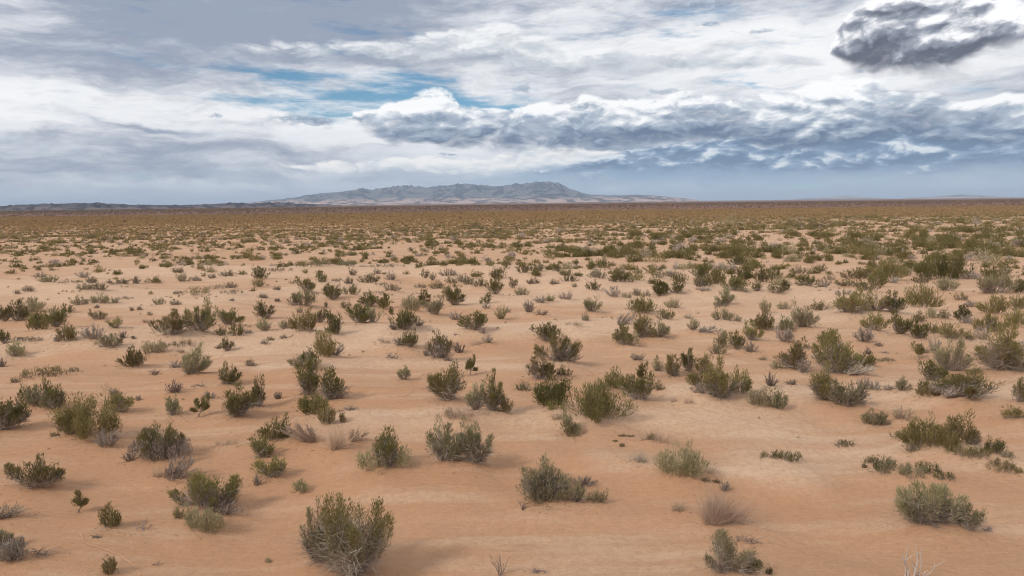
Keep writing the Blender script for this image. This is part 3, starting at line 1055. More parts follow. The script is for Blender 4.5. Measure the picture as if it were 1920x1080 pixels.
c0 815 712 165 98 Vg grey-green double bush on the ridge
c0 1265 632 195 190 Vo big olive bush on bare stems, first of two
c0 1500 612 215 225 Vo big olive bush on bare stems, second of two
c0 1725 542 160 132 Vd
c0 1655 614 82 72 Rd
c0 1775 614 110 102 Rd
c0 1865 592 62 36 Dx
c0 600 387 115 66 Rg
c0 765 377 150 76 Rg
c0 865 367 52 46 Rg
c0 940 336 112 36 Mg
c0 728 392 36 30 Dx
c0 1200 374 76 52 Rd
c0 1315 377 72 38 Rd
c0 990 413 30 30 Rd
c0 1045 412 42 30 Rd
c0 1125 446 38 30 Rd
c0 1095 506 72 40 Gt
c0 210 277 80 46 Rd
c0 130 292 42 32 Ro
c0 635 272 112 56 Rg
c0 745 276 106 56 Rd
c0 1475 307 175 92 Mo long olive mat on the far sand rise
c0 1620 272 120 56 Mg
c0 1335 291 56 36 Mg
c0 1735 256 92 46 Rd
c0 1740 301 152 46 Mg flat grey-green mat below the long olive one
c0 1375 207 100 62 Vg
c0 1480 196 62 38 Rx
c0 1710 166 112 46 Rd
c0 1590 176 62 36 Rg
c0 1740 338 34 20 Rd
c0 30 682 82 102 Vd dark bush cut by the picture's edge on the ridge
c0 200 667 200 40 Md row of low dark sprigs along the ridge crest
c0 925 222 72 46 Rd
c0 870 226 62 26 Mg
c0 820 215 40 26 Rd
c0 360 212 120 56 Rg
c0 290 172 92 42 Rx
c0 625 172 122 46 Dx
c0 690 212 72 46 Rd
c0 530 218 140 36 Mo
c0 1025 212 50 56 Dk
c0 1330 137 82 40 Rd
c0 1425 625 190 20 Gt
c1 70 492 125 130 Vd dark upper half of a stacked bush pair
c1 55 577 110 100 Vg grey-green lower half of a stacked bush pair
c1 365 592 170 172 Ry bright yellow-green bush between two darker ones
c1 245 562 120 78 Vg
c1 480 515 85 96 Vd
c1 582 607 104 148 Rd upright dark bush with a crisp shadow beside it
c1 555 520 70 110 Vd
c1 345 397 180 112 Vg spread grey-green bush above the bright yellow one
c1 325 432 52 52 Rg
c1 385 292 128 112 Vo
c1 290 216 82 36 Mo
c1 430 312 82 36 Md
c1 572 352 112 120 Vd
c1 525 387 26 46 Cd
c1 668 407 86 62 Ro
c1 710 306 130 76 Rd dark dense mound on the middle sand
c1 775 530 150 150 Vd dark bush joined to a grey twin, below a taller one
c1 890 520 110 112 Vg
c1 850 405 132 112 Vd
c1 960 407 80 126 Cd
c1 1012 442 40 76 Cd
c1 845 217 150 72 Rd
c1 940 237 92 30 Mo
c1 1025 277 112 50 Ro
c1 920 292 82 26 Mo
c1 1165 432 150 112 Rg
c1 1265 382 82 132 Cd dark column rising from a grey-green bush
c1 1335 462 122 112 Vg
c1 1490 392 130 150 Vd tall dark bush leaning over pale sand
c1 1370 262 150 62 Ro
c1 1425 287 56 38 Rd
c1 1375 322 82 32 Mo
c1 1500 497 130 72 Dx grey dead bush alone on the middle sand
c1 1625 592 180 138 Vd squat dark bush with grey foot
c1 1700 602 70 50 Dx
c1 1840 487 92 116 Dg
c1 1728 402 64 42 Dx
c1 1885 432 62 42 Dx
c1 1735 357 62 86 Cd
c1 1690 362 28 56 Cd
c1 1790 305 112 130 Vd
c1 1815 190 112 90 Rd
c1 1680 247 120 66 Rd
c1 1590 227 82 76 Rg
c1 1540 212 82 62 Rg
c1 1460 222 82 56 Rd
c1 1440 167 122 56 Rx
c1 1230 252 92 36 Rg
c1 1270 177 62 70 Vd
c1 1325 192 52 60 Vg
c1 1005 192 82 66 Rx
c1 410 108 200 62 Md
c1 500 96 170 90 Md longest dark mat on the far sand rise
c1 150 132 220 40 Md
c1 40 185 120 92 Rd
c1 15 242 82 72 Ro
c1 690 92 130 50 Rg
c1 495 207 76 80 Rd
c1 722 152 62 56 Rd
c1 910 142 56 36 Rd
c1 950 101 320 36 Md
c1 610 195 80 30 Md
c1 695 218 60 50 Rg
c1 1105 587 180 150 Vd dark forked bush with a pale twig flank
c1 1220 547 92 66 Dx
c1 1030 579 62 56 Dk
c1 50 326 72 36 Rg
c1 165 347 42 26 Rd
c1 155 262 56 30 Rd
c1 1500 602 40 20 Bx
c2 830 692 125 150 Vd dark bush first of the ridge-top trio
c2 990 642 145 170 Vo olive tallest bush of the ridge-top trio
c2 1125 637 112 118 Vg open grey-green bush last of the ridge-top trio
c2 900 694 90 100 Vg
c2 860 532 140 92 D>x
c2 975 458 185 132 Rd dark wide dome behind dry grey brush
c2 1000 520 120 60 Dt
c2 1205 407 112 72 Rg
c2 1150 497 120 86 Rd
c2 1335 480 82 56 Gx
c2 1355 572 86 86 Vg
c2 1480 602 160 62 D>x
c2 1568 692 96 132 Cg
c2 1540 752 120 76 Rg
c2 1690 722 112 132 Vd
c2 1800 655 115 142 Vo
c2 1790 742 112 86 Dx
c2 1880 582 160 150 Ro
c2 1600 392 140 112 Vg
c2 1570 407 102 52 Rd
c2 1580 502 150 92 Rg
c2 1690 507 62 52 Rg
c2 1895 437 72 102 Vg
c2 605 442 112 112 Vg
c2 550 492 52 66 Rg
c2 130 440 92 100 Dx
c2 210 367 102 60 Dx
c2 285 352 82 52 Dg
c2 400 337 96 60 Rx
c2 220 457 112 46 Dt
c2 150 567 42 56 Td tiny dark sapling on pale sand
c2 460 542 150 46 Gt long pale straw strip on the sand
c2 75 307 100 62 Rg
c2 10 252 62 82 Vd
c2 155 224 92 46 Rd
c2 315 227 72 42 Rd
c2 430 212 120 52 Rd
c2 410 166 112 50 Rd
c2 465 241 38 30 Rd
c2 610 272 100 76 Rd
c2 760 327 120 86 Dx
c2 860 327 72 46 Rg
c2 930 307 62 60 Rg
c2 1010 312 62 46 Rg
c2 800 217 130 92 Rd
c2 890 207 62 60 Rg
c2 1110 307 100 122 Cd
c2 1225 302 130 92 Vd
c2 636 182 130 60 Rg
c2 1100 182 100 72 Rd
c2 1255 212 112 82 Rd
c2 1190 167 82 56 Rx
c2 1420 257 130 82 Rd
c2 1415 187 120 122 Rd
c2 1525 232 130 130 Ro
c2 1655 287 130 122 Vd
c2 1440 287 120 36 Dx
c2 1720 197 150 92 Rd
c2 1735 292 82 56 Rg
c2 1830 277 82 76 Vd
c2 1870 212 110 100 Rd
c2 85 142 100 76 Rd
c2 180 127 112 62 Rd
c2 340 132 96 66 Rd
c2 1680 82 120 72 Rd
c2 690 102 112 90 Rd
c2 945 137 62 32 Rd
c2 1060 122 140 46 Rd
c3 45 197 100 100 Rd
c3 60 302 112 86 Rd
c3 130 262 70 90 Cd
c3 285 242 150 90 Rd
c3 415 252 112 70 Dx
c3 235 147 130 62 Ro
c3 395 127 92 60 Dg
c3 465 192 72 56 Rg
c3 670 192 220 86 Ro
c3 610 247 180 56 Rd
c3 750 277 180 62 Rd
c3 900 192 220 170 Ro
c3 830 242 120 100 Rd
c3 940 217 100 60 Dx
c3 1040 162 92 72 Rg
c3 1200 150 170 120 Rd
c3 1320 192 330 172 Rd
c3 1150 217 112 70 Rd
c3 1340 277 170 92 Rg
c3 1520 202 140 62 Dx
c3 1145 402 215 172 Ro dense olive dome with pale legs
c3 630 458 215 162 Vo first of three umbrella-shaped bushes on pale branching legs
c3 790 452 180 150 Vo middle of three umbrella-shaped bushes on pale legs
c3 945 457 140 152 Vd last of three umbrella-shaped bushes on pale legs
c3 560 312 140 42 Rg
c3 1690 302 240 152 Vg
c3 1715 200 180 100 Rd
c3 1780 132 62 60 Rd
c3 390 427 160 72 Ro low olive bush on the smooth sand
c3 125 417 120 56 Rg
c3 265 567 170 170 Vg peaked grey-green bush with dry twigs on top
c3 140 592 100 112 Rg
c3 125 667 115 112 Vx
c3 800 582 155 132 Vy yellow-tipped open bush with pale stems
c3 1000 612 150 162 Vd
c3 1130 510 82 86 Ro
c3 1120 637 105 135 Vd
c3 1220 597 112 90 Rd
c3 1230 482 92 80 Rg
c3 1320 487 92 72 Ro
c3 1450 492 92 112 Rd
c3 1490 522 120 70 Dx
c3 1440 347 92 56 Ry
c3 1515 392 92 50 Dx
c3 1685 452 170 142 Ro
c3 1665 592 205 132 Vo
c3 1610 642 112 90 Dx
c3 1870 417 170 100 Ry
c3 1860 542 150 132 Ro
c3 1890 300 120 92 Rd
c3 1890 262 82 90 Rd
c3 1385 650 155 120 Vy
c3 1510 642 62 70 Ry
"""
rows = []
for ln in TABLE.strip().splitlines():
    p = ln.split(None, 6)
    y0, sc = TILES[p[0][0]]
    x0 = int(p[0][1]) * 480
    code = p[5]
    lean = 1.0 if '>' in code else (-1.0 if '<' in code else 0.0)
    cc = code.replace('>', '').replace('<', '')
    rows.append(dict(px=x0 + float(p[1]) / sc, py=y0 + float(p[2]) / sc, w=float(p[3]) / sc, h=float(p[4]) / sc,
                     shape=cc[0], col=cc[1], col2=cc[2] if len(cc) > 2 else 'x', lean=lean, label=p[6].strip() if len(p) > 6 else None))

gx, gy, gdep, gang = px_ground([r['px'] for r in rows], [r['py'] for r in rows])
for i, r in enumerate(rows):
    mpp = gdep[i] / FPX                      # metres per photo pixel there
    sd, cd = math.sin(gang[i]), math.cos(gang[i])
    w = r['w'] * mpp
    hp = r['h'] * mpp
    sh = r['shape']
    if sh == 'M':
        w *= 1.08
        H = min(0.62 * hp, 0.42 * w)
        d = min(max((hp - H * cd) / max(sd, 0.05), 0.45 * w), 1.15 * w)
    elif sh in 'BG' or (sh == 'D' and r['w'] > 1.6 * r['h']):
        d = min(0.6 * w, 2.0)
        H = max(0.45 * hp, (hp - 0.5 * d * sd) / cd)
    else:
        d = w * (0.85 if w < 1.4 * hp else 0.6)
        H = max(0.55 * hp, (hp - 0.42 * d * sd) / cd)
    if sh in 'VRSC':
        w, d, H = w * 1.10, d * 1.08, H * 1.06
    r.update(W=w, D=d, H=H, pxm=gdep[i] / (FPX * 1024 / 1920))
    back = 0.32 * d if sh not in 'BTC' else 0.1 * d
    k = back / math.hypot(gx[i], gy[i])
    r['x'], r['y'] = gx[i] * (1 + k), gy[i] * (1 + k)
for r in rows:
    if r['shape'] in 'VRSMGD' and r['W'] > 0.45:
        MOUNDS.append((r['x'], r['y'], 0.55 * r['W'] + 0.15, min(0.17, 0.11 * r['W'])))
zz = height([r['x'] for r in rows], [r['y'] for r in rows])
for r, z in zip(rows, zz):
    r['z'] = float(z)

# ------------------------------------------------------------------ ground
def build_ground():
    k = math.asinh(46000 / 6.0)
    xs = 6.0 * np.sinh(np.linspace(-k, k, 700))
    ys = np.concatenate([np.linspace(-60, 7.5, 50), np.geomspace(8.0, 46000, 1080)])
    gxx, gyy = np.meshgrid(xs, ys)
    z = height(gxx, gyy)
    V = np.stack([gxx, gyy, z], -1).reshape(-1, 3)
    ny, nx = gxx.shape
    i = (np.arange(ny - 1)[:, None] * nx + np.arange(nx - 1)[None]).ravel()
    F = np.stack([i, i + 1, i + nx + 1, i + nx], 1)
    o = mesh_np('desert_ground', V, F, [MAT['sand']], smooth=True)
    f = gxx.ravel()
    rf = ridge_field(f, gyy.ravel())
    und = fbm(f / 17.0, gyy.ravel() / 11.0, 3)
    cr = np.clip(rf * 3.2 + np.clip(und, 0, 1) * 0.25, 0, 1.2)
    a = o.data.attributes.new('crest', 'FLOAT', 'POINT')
    a.data.foreach_set('value', cr.astype(np.float32))
    o['kind'] = 'structure'
    o['label'] = 'orange sand plain with low pale ridges running to the horizon'


build_ground()
tm, tb = new_mat('pale loose sand')
tb.inputs['Base Color'].default_value = (0.575, 0.335, 0.20, 1)
tb.inputs['Roughness'].default_value = 1.0
tb.inputs['Specular IOR Level'].default_value = 0.0
MAT['track'] = tm

# ------------------------------------------------------------------ mountains
def rock_material(name, low, high, dark, zs):
    m, b = new_mat(name)
    nt = X.nt
    geo = nt.nodes.new('ShaderNodeNewGeometry')
    sp = nt.nodes.new('ShaderNodeSeparateXYZ')
    nt.links.new(geo.outputs['Position'], sp.inputs[0])
    pz = X(sp.outputs[2])
    pos = X(geo.outputs['Position'])
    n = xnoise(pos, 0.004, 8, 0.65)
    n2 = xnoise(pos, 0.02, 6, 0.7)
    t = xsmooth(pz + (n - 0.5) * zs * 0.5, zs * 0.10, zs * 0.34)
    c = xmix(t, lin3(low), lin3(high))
    at = nt.nodes.new('ShaderNodeAttribute')
    at.attribute_name = 'gully'
    gl = X(at.outputs['Fac'])
    c = xmix(xsmooth(gl + (n2 - 0.5) * 1.2, 0.35, 0.95) * 0.85, c, lin3(dark))
    nt.links.new(c.s, b.inputs['Base Color'])
    b.inputs['Roughness'].default_value = 1.0
    b.inputs['Specular IOR Level'].default_value = 0.0
    return m


def range_mesh(name, sil, dist, front, back, rough, mat, nx, ny, scale, foot=0.0, label=None, base=0.0):
    ae = [px_ae(*p) for p in sil]
    az = np.array([a for a, e in ae])
    hh = np.array([math.tan(math.radians(e)) * dist + CAM_H for a, e in ae])
    A = np.linspace(az[0], az[-1], nx)
    Hs = np.interp(A, az, hh)
    q = np.linspace(-1, 1, ny)
    AA, Q = np.meshgrid(np.radians(A), q)
    R = dist + np.where(Q < 0, Q * front, Q * back)
    xx, yy = np.sin(AA) * R, np.cos(AA) * R
    Hm = np.maximum(np.broadcast_to(Hs, AA.shape) - base, 1.0)
    prof = np.clip(1 - np.abs(Q), 0, 1) ** 1.35
    rn = ridged(xx / scale, yy / scale, 6, 0.52)
    rn = (rn - rn.mean()) / rn.std()
    crest = np.abs(Q) < 0.03
    z = Hm * prof * (1 + rough * rn * np.clip(np.abs(Q) * 3.5 + 0.05, 0, 1))
    if foot:
        f = np.exp(-((Q + 0.72) / 0.17) ** 2) * foot
        z = np.maximum(z, f * np.clip(0.5 + 0.42 * ridged(xx / (scale * 0.35) + 9, yy / (scale * 0.35), 5) - 0.3, 0.05, 2) * np.clip(Hm / (0.25 * Hm.max()), 0, 1))
    z = np.where(np.abs(Q) > 0.985, -10, z) + base
    V = np.stack([xx, yy, z], -1).reshape(-1, 3)
    i = (np.arange(ny - 1)[:, None] * nx + np.arange(nx - 1)[None]).ravel()
    F = np.stack([i, i + 1, i + nx + 1, i + nx], 1)
    o = mesh_np(name, V, F, [mat], smooth=False)
    a = o.data.attributes.new('gully', 'FLOAT', 'POINT')
    g2 = ridged(xx / (scale * 0.6) + 3, yy / (scale * 0.6), 5, 0.6)
    a.data.foreach_set('value', np.clip(0.5 + 0.5 * (g2 - g2.mean()) / g2.std(), 0, 1.5).ravel().astype(np.float32))
    o['kind'] = 'structure'
    o['label'] = label
    return o


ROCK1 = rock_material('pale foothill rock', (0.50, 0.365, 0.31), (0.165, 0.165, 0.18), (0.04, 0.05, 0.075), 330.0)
ROCK2 = rock_material('dark ridge rock', (0.17, 0.135, 0.135), (0.10, 0.09, 0.10), (0.04, 0.038, 0.05), 40.0)
range_mesh('mountain_range', [(360, 388), (420, 384), (470, 380), (520, 374), (560, 369), (600, 362.5), (640, 359.5), (680, 354), (700, 355.5), (740, 350), (770, 349), (800, 352), (850, 346),
                              (870, 344.5), (900, 347), (930, 350), (960, 346.5), (990, 343), (1010, 340.5), (1030, 338.5), (1050, 344.5), (1070, 355), (1090, 361), (1110, 365.5),
                              (1140, 366.5), (1180, 365.5), (1220, 366.5), (1250, 368.5), (1290, 372.5), (1310, 375)],
           13000, 3600, 3000, 0.20, ROCK1, 900, 150, 700.0, 80.0, 'long hazy blue-grey mountain with pale foothills on the horizon')
range_mesh('dark_ridge', [(-260, 392), (-120, 386), (-40, 388), (0, 386.5), (60, 384), (110, 382.5), (170, 381), (235, 384), (280, 384.5), (330, 385), (380, 383.5), (430, 381),
                          (470, 382), (520, 380), (560, 382), (640, 384.5)],
           3900, 700, 900, 0.30, ROCK2, 620, 70, 210.0, 0, 'low dark rocky ridge at the far edge of the plain', base=-18.0)
range_mesh('far_mountain', [(1470, 375), (1500, 372.5), (1520, 371), (1560, 368.5), (1590, 367), (1620, 370), (1680, 372.5)], 20000, 2000, 2000, 0.10, ROCK1, 160, 40, 3000.0, 0,
           'faint blue hump of far mountains, nearer the long mountain')
range_mesh('far_mountain', [(1690, 371), (1740, 369.5), (1765, 367.5), (1800, 364.5), (1830, 365.5), (1870, 368.5), (1910, 370)], 20000, 2000, 2000, 0.10, ROCK1, 160, 40, 3000.0, 0,
           'faint blue hump of far mountains, under the rain bank')

# ------------------------------------------------------------------ the things
KIND = {'V': ('desert_shrub', 'shrub'), 'S': ('desert_shrub', 'shrub'), 'R': ('desert_bush', 'bush'), 'C': ('upright_shrub', 'shrub'),
        'M': ('creeping_shrub', 'low shrub'), 'D': ('dry_bush', 'dry bush'), 'G': ('straw_tuft', 'grass tuft'), 'B': ('dead_branch', 'dead branch'), 'T': ('desert_sapling', 'small tree')}
GROUP = {'V': 'branching shrubs scattered over the sand', 'S': 'branching shrubs scattered over the sand', 'R': 'rounded bushes scattered over the sand', 'C': 'upright shrubs on the sand',
         'M': 'creeping shrubs on the sand', 'D': 'dry bushes on the sand', 'G': 'straw tufts on the sand', 'B': 'dead branches lying on the sand', 'T': 'small trees on the sand'}
CWORD = {'d': 'dark green', 'o': 'olive', 'y': 'yellow-green', 'g': 'grey-green', 'x': 'grey', 't': 'tan', 'w': 'whitish', 'k': 'dark brown'}
SWORD = {'V': 'open-branched shrub', 'S': 'two-toned shrub', 'R': 'rounded bush', 'C': 'upright shrub', 'M': 'flat mat', 'D': 'twiggy dry bush', 'G': 'straw tuft', 'B': 'dead twig', 'T': 'sapling'}

used = set(r['label'] for r in rows if r['label'])
marks = [r for r in rows if r['label']]


def article(s):
    return s if s.split()[0] in ('largest', 'tallest') or s.startswith(('middle', 'first', 'last', 'second')) else s


def auto_label(r):
    size = 'tiny ' if r['w'] < 14 else 'small ' if r['w'] < 24 else 'broad ' if r['w'] > 42 else ''
    head = size + CWORD[r['col']] + ' ' + SWORD[r['shape']]
    near = sorted(marks, key=lambda q: math.hypot(q['px'] - r['px'], 2.2 * (q['py'] - r['py'])))
    for q in near[:7]:
        dx, dy = r['px'] - q['px'], r['py'] - q['py']
        dist = math.hypot(dx, 2.2 * dy)
        if abs(dx) > 2.2 * abs(dy):
            rel = 'beside' if dist < 70 else 'level with'
        else:
            rel = ('close ' if dist < 45 else '') + ('behind' if dy < 0 else 'before')
        ref = q['label'].split(',')[0]
        s = f'{head} {rel} the {ref}'
        if len(s.split()) <= 16 and s not in used:
            return s
    for extra in ('smaller-looking ', 'scruffy ', 'paler '):
        s = f'{extra}{head} {rel} the {ref}'
        if s not in used:
            return s
    return s


for r in rows:
    if not r['label']:
        r['label'] = auto_label(r)
        used.add(r['label'])

rng_t = random.Random(3)
for i, r in enumerate(rows):
    sh = r['shape']
    area = r['w'] * r['h'] * (1024 / 1920) ** 2
    n = int(np.clip(area * {'D': 1.1, 'G': 0.48, 'M': 2.3, 'V': 2.4, 'S': 2.3}.get(sh, 2.7), 90, 12000))
    px = r['pxm']
    leaf = float(np.clip(3.3 * px, 0.05, 0.22 * max(r['H'], 0.3)))
    parts = shrub_parts(sh, r['W'], r['D'], r['H'], r['lean'], n, leaf, 100 + i * 13, max(0.008, 0.62 * px))
    # fit the plant to its measured breadth and height
    allv = np.concatenate([V for V, F in parts.values()])
    q0, q1 = np.percentile(allv[:, 0], (1.2, 98.8))
    e0, e1 = np.percentile(allv[:, 1], (1.2, 98.8))
    zt = np.percentile(allv[:, 2], 99.3)
    sx, sy, sz = np.clip(r['W'] / (q1 - q0), 0.6, 1.9), np.clip(r['D'] / (e1 - e0), 0.6, 1.9), np.clip(r['H'] / max(zt, 0.01), 0.6, 1.6)
    xm = 0.5 * (q0 + q1) if sh not in 'TB' else 0.0
    parts = {pn: ((V - np.array([xm, 0, 0])) * np.array([sx, sy, sz]), F) for pn, (V, F) in parts.items()}
    name, cat = KIND[sh]
    big = r['py'] > 600 or (r['w'] > 24 and r['py'] > 540)
    cm = {'foliage': r['col'], 'skirt': r['col2'], 'dry_twig': 'x', 'stem': 'stem', 'twig': r['col'], 'stalk': r['col'], 'sprig': r['col'], 'branch': r['col']}
    if sh == 'D':
        cm['stem'] = r['col']
    if not big:
        # too small in the picture for its parts to show: one mesh
        Vs, Fs, mi, mats, base = [], [], [], [], 0
        for pn, (V, F) in parts.items():
            if pn == 'dry_twig' and r['w'] < 20:
                continue
            Vs.append(V)
            Fs.append(F + base)
            mi += [len(mats)] * len(F)
            mats.append(MAT[cm[pn]])
            base += len(V)
        o = mesh_np(name, np.concatenate(Vs), np.concatenate(Fs), mats, mi)
    else:
        o = bpy.data.objects.new(name, None)
        COL.objects.link(o)
        o.empty_display_size = 0.2
        for pn, (V, F) in parts.items():
            mesh_np(pn, V, F, [MAT[cm[pn]]], parent=o)
    o.location = (r['x'], r['y'], r['z'] - 0.01)
    if sh not in 'BD' and r['lean'] == 0:
        o.rotation_euler.z = rng_t.uniform(-0.3, 0.3)
    o['label'] = r['label']
    o['category'] = cat
    o['group'] = GROUP[sh]

# a pale weathered stump among the far bushes
sx_, sy_, sdep, _ = px_ground([1692], [481])
q = []
for k, (dx, hh_) in enumerate(((0.0, 1.0), (0.09, 0.86), (-0.07, 0.7))):
    q.append(np.stack([np.linspace(dx * 0.6, dx * 1.4, 6), np.full(6, 0.03 * k), np.linspace(-0.1, 1.25 * hh_, 6)], 1) + np.random.default_rng(5 + k).normal(0, 0.012, (6, 3)))
V, F = tubes(q, np.array([0.17, 0.13, 0.11]), np.array([0.11, 0.07, 0.06]))
o = mesh_np('dead_stump', V, F, [MAT['w']], smooth=True)
o.location = (sx_[0], sy_[0], float(height(sx_, sy_)[0]))
o['label'] = 'pale weathered stump standing upright among dense green bushes'
o['category'] = 'tree stump'

# ------------------------------------------------------------------ what nobody could count
def to_px(x, y, z):
    P = np.stack([x, y, z - CAM_H], -1)
    a, b, c = P @ np.array(tuple(rgt)), P @ np.array(tuple(up)), P @ np.array(tuple(fwd))
    return 960 + FPX * a / c, 540 - FPX * b / c


def fan(n, r0, r1, rng, half=1.15):
    y = np.sqrt(rng.random(n) * (r1 * r1 - r0 * r0) + r0 * r0)
    return y * rng.uniform(-half, half, n), y


def clumps(name, x, y, w, h, mi, nl, mats, rng, ll, lw, label, up_b=0.5, spread=0.30):
    """Leaf blades of many low plants as one mesh."""
    z = height(x, y)
    N = len(x)
    k = np.repeat(np.arange(N), nl)
    n = len(k)
    # every plant is a few leaf tufts of different height
    K = 5
    tx = rng.uniform(-spread, spread, (N, K))
    ty = rng.uniform(-spread, spread, (N, K))
    th = rng.uniform(0.45, 1.0, (N, K))
    j = rng.integers(0, K, n)
    u = unit(rng.normal(size=(n, 3)))
    rad = rng.random(n) ** 0.5
    hx = tx[k, j] * w[k] + u[:, 0] * rad * 0.22 * w[k]
    hy = ty[k, j] * w[k] + u[:, 1] * rad * 0.22 * w[k]
    hz = np.abs(u[:, 2] * rad) * th[k, j] * h[k] * 0.95
    P = np.stack([x[k] + hx, y[k] + hy, z[k] + hz], 1)
    D = unit(u * 0.7 + np.array([0, 0, up_b]) + rng.normal(0, 0.35, (n, 3)))
    L = ll[k] * rng.uniform(0.7, 1.3, n)
    V, F = kites(P, D, L, lw[k], rng)
    m2 = np.concatenate([mi[k], mi[k]])
    o = mesh_np(name, V, F, mats, m2)
    o['kind'] = 'stuff'
    o['label'] = label
    return o


rng = np.random.default_rng(21)
PX = lambda y: y / (FPX * 1024 / 1920)
# mid-distance scrub
x, y = fan(88000, 22, 380, rng)
zx = height(x, y)
ux, uy = to_px(x, y, zx)
right = np.clip((ux - 500) / 1300, 0, 1)
patch = fbm(x / 22.0 + 3, y / 30.0, 3)
gaps = fbm(x / 6.0 + 80, y / 11.0, 2)
dens = 0.30 + 0.06 * right + patch * 0.40
dens += 0.22 * np.clip((500 - uy) / 60, 0, 1)
dens *= np.clip(gaps * 2.0 + 0.75, 0.12, 1.25)
end = 185 + 150 * np.clip((ux - 600) / 1000, 0, 1)
dens *= np.clip(1 - (y - end) / 90, 0.0, 1)
dens *= 1 - 0.68 * right * np.clip((480 - uy) / 50, 0, 1)
dens *= np.clip((565 - uy) / 70, 0.0, 1)
dens *= np.where((uy > 515) & (uy < 560) & (ux < 950), 0.35, 1.0)
dens *= np.where((uy > 545), 0.5, 1.0)
w = np.exp(rng.normal(0, 0.42, len(x))) * (0.85 + 0.95 * right * np.clip(0.6 + patch, 0.3, 1.2))
for r in rows:
    if r['y'] > 45:
        near = np.hypot(x - r['x'], y - r['y']) < 0.55 * r['W'] + 0.5 * w
        dens[near] = 0
outside = (ux < -40) | (ux > 1960)
dens = np.where(outside & (uy > 500), np.clip(0.22 + patch * 0.45, 0, 0.5), dens)
keep = rng.random(len(x)) < dens
w = np.where((uy > 540) & ~outside, np.minimum(w, 0.6), w)[keep]
x, y, ux = x[keep], y[keep], ux[keep]
h = w * rng.uniform(0.42, 0.75, len(x)) * np.where(ux > 1100, 1.1, 0.95) * np.clip(1.25 - y / 400, 0.6, 1)
c = rng.random(len(x))
mi = np.where(c < 0.66, 0, np.where(c < 0.84, 1, np.where(c < 0.92, 2, 3)))
warm = rng.random(len(x)) < np.clip((y - 110) / 130, 0, 0.8) * np.clip(1.25 - (ux - 300) / 1400, 0.15, 1)
mi = np.where(warm & (mi != 3), np.where(rng.random(len(x)) < 0.5, 4, 1), mi)
area = (w / PX(y)) * (h / PX(y))
nl = np.clip(area * 2.6, 22, 520).astype(int)
clumps('scrubland', x, y, w, h, mi, nl, [MAT[k] for k in ('d', 'o', 'g', 'x', 'scrub')], rng, np.clip(2.0 * PX(y), 0.08, 0.4), np.clip(0.65 * PX(y), 0.03, 0.2),
       'scattered green and grey scrub thickening towards the plain')
# golden grass belt
x, y = fan(170000, 105, 640, rng)
zx = height(x, y)
ux, uy = to_px(x, y, zx)
g = np.clip((y + fbm(x / 60, y / 80, 3) * 50 - 95) / 110, 0, 1) * np.clip((680 - y) / 200, 0.0, 1) * np.where(y < 300, np.clip(1.25 - (ux - 500) / 1100, 0.12, 1), 1.0)
keep = rng.random(len(x)) < g * 0.85
x, y, ux = x[keep], y[keep], ux[keep]
w = rng.uniform(0.45, 0.95, len(x))
h = rng.uniform(0.22, 0.5, len(x))
mi = np.where(rng.random(len(x)) < 0.72, 0, np.where(rng.random(len(x)) < 0.5, 1, 2))
clumps('dry_grassland', x, y, w, h, mi, np.full(len(x), 7), [MAT[k] for k in ('gold', 'o', 'brown')], rng, np.clip(1.2 * PX(y), 0.2, 0.8), np.clip(0.6 * PX(y), 0.08, 0.5),
       'belt of golden dry grass across the plain', 0.8)
# dark low scrub far out
x, y = fan(60000, 460, 2600, rng)
g = np.clip((y - 430) / 300, 0, 1)
keep = rng.random(len(x)) < g
x, y = x[keep], y[keep]
w = rng.uniform(0.8, 2.0, len(x))
h = rng.uniform(0.25, 0.6, len(x))
clumps('far_scrub', x, y, w, h, np.where(rng.random(len(x)) < 0.8, 0, 1), np.full(len(x), 5), [MAT['brown'], MAT['gold']], rng, np.clip(0.9 * PX(y), 0.3, 1.4), np.clip(0.5 * PX(y), 0.2, 1.0),
       'dark brown low scrub covering the distant plain')
# tiny plants between the bushes, and bits of dead twig on the sand
x, y = fan(5200, 20, 75, rng)
patch = fbm(x / 6.0 + 30, y / 8.0, 3)
keep = rng.random(len(x)) < np.clip(patch * 1.1 - 0.02, 0, 0.5) * np.clip((y - 14) / 40, 0.3, 1)
x, y = x[keep], y[keep]
w = np.exp(rng.normal(-1.75, 0.45, len(x)))
clumps('seedling_growth', x, y, w, w * 0.7, rng.integers(0, 4, len(x)), np.full(len(x), 16), [MAT[k] for k in ('d', 'o', 'x', 'k')], rng, np.clip(1.5 * PX(y), 0.03, 0.2), np.clip(0.5 * PX(y), 0.01, 0.06),
       'tiny sprigs and seedlings dotted over the sand')
x, y = fan(4200, 10, 55, rng)
patch = fbm(x / 3.0 + 70, y / 4.0, 3)
keep = rng.random(len(x)) < np.clip(patch * 1.6, 0, 0.6)
x, y = x[keep], y[keep]
near_rows = [r for r in rows if r['y'] < 45 and r['W'] > 0.4]
lx, ly = [x], [y]
for r in near_rows:
    k_ = int(16 + 26 * r['W'])
    lx.append(r['x'] + rng.normal(0, 0.42, k_) * r['W'])
    ly.append(r['y'] + rng.normal(0, 0.40, k_) * r['W'])
x, y = np.concatenate(lx), np.concatenate(ly)
n = len(x)
a = rng.random(n) * 6.283
P = np.stack([x, y, height(x, y) + 0.006], 1)
D = unit(np.stack([np.cos(a), np.sin(a), rng.uniform(-0.02, 0.25, n)], 1))
V, F = kites(P, D, rng.uniform(0.04, 0.16, n), np.clip(0.5 * PX(y), 0.010, 0.03), rng)
o = mesh_np('twig_litter', V, F, [MAT['k'], MAT['x']], np.concatenate([rng.integers(0, 2, n)] * 2))
o['kind'] = 'stuff'
o['label'] = 'short bits of dead twig littering the sand'

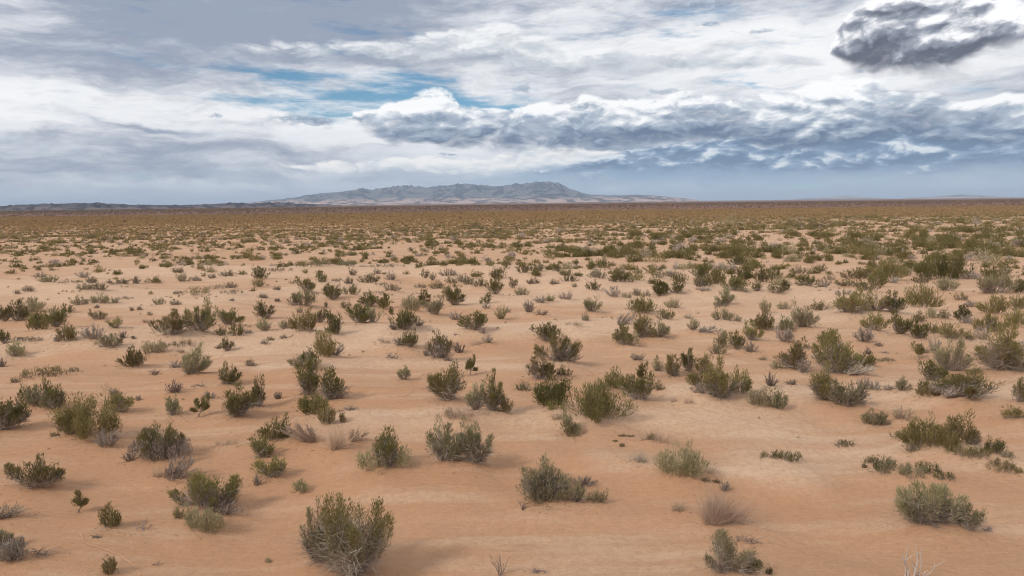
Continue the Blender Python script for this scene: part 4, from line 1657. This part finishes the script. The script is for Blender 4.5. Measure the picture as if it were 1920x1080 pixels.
# faint pale tracks left by animals
def track(pts, wd, seed):
    r_ = np.random.default_rng(seed)
    P = np.array([px_ground([a], [b]) for a, b in pts])[:, :2, 0]
    seg = np.concatenate([[0], np.cumsum(np.hypot(*np.diff(P, axis=0).T))])
    L = np.arange(0, seg[-1], 0.09)
    cx = np.interp(L, seg, P[:, 0]) + perlin(L * 0.8, L * 0 + seed) * 0.10
    cy = np.interp(L, seg, P[:, 1]) + perlin(L * 0.7, L * 0 + seed + 9.5) * 0.16
    wv = wd * np.clip(0.6 + 0.9 * perlin(L * 2.1, L * 0 + seed + 4.2) + r_.normal(0, 0.12, len(L)), 0.12, 1.3)
    tx, ty = np.gradient(cx), np.gradient(cy)
    nn = np.hypot(tx, ty)
    ax_, ay_ = -ty / nn * wv, tx / nn * wv
    xs_, ys_ = np.stack([cx + ax_, cx - ax_], 1).ravel(), np.stack([cy + ay_, cy - ay_], 1).ravel()
    V = np.stack([xs_, ys_, height(xs_, ys_) + 0.012], 1)
    i = np.arange(len(L) - 1) * 2
    o = mesh_np('animal_track', V, np.stack([i, i + 1, i + 3, i + 2], 1), [MAT['track']])
    o['kind'] = 'structure'
    o['label'] = 'faint pale animal track on the sand'


track([(-10, 854), (30, 853), (70, 862), (100, 874), (118, 884)], 0.03, 3)
track([(150, 998), (160, 1016), (190, 1026), (225, 1042), (250, 1060), (262, 1080)], 0.028, 8)
track([(748, 745), (764, 742), (773, 728), (768, 716), (790, 704), (812, 698)], 0.04, 15)

# ------------------------------------------------------------------ haze
def build_haze():
    x0, x1, y0, y1, z0, z1 = -47000, 47000, -500, 47500, -30, 412
    V = [(x, y, z) for z in (z0, z1) for y in (y0, y1) for x in (x0, x1)]
    F = [(0, 2, 3, 1), (4, 5, 7, 6), (0, 1, 5, 4), (2, 6, 7, 3), (0, 4, 6, 2), (1, 3, 7, 5)]
    m = bpy.data.materials.new('haze')
    m.use_nodes = True
    nt = m.node_tree
    nt.nodes.clear()
    o_ = nt.nodes.new('ShaderNodeOutputMaterial')
    v = nt.nodes.new('ShaderNodeVolumePrincipled')
    v.inputs['Color'].default_value = (0.62, 0.80, 1.0, 1)
    v.inputs['Density'].default_value = HAZE
    v.inputs['Anisotropy'].default_value = 0.0
    nt.links.new(v.outputs[0], o_.inputs['Volume'])
    o = mesh_np('haze', V, F, [m])
    o['kind'] = 'stuff'
    o['label'] = 'thin blue haze over the plain'


HAZE = 5.0e-5
build_haze()
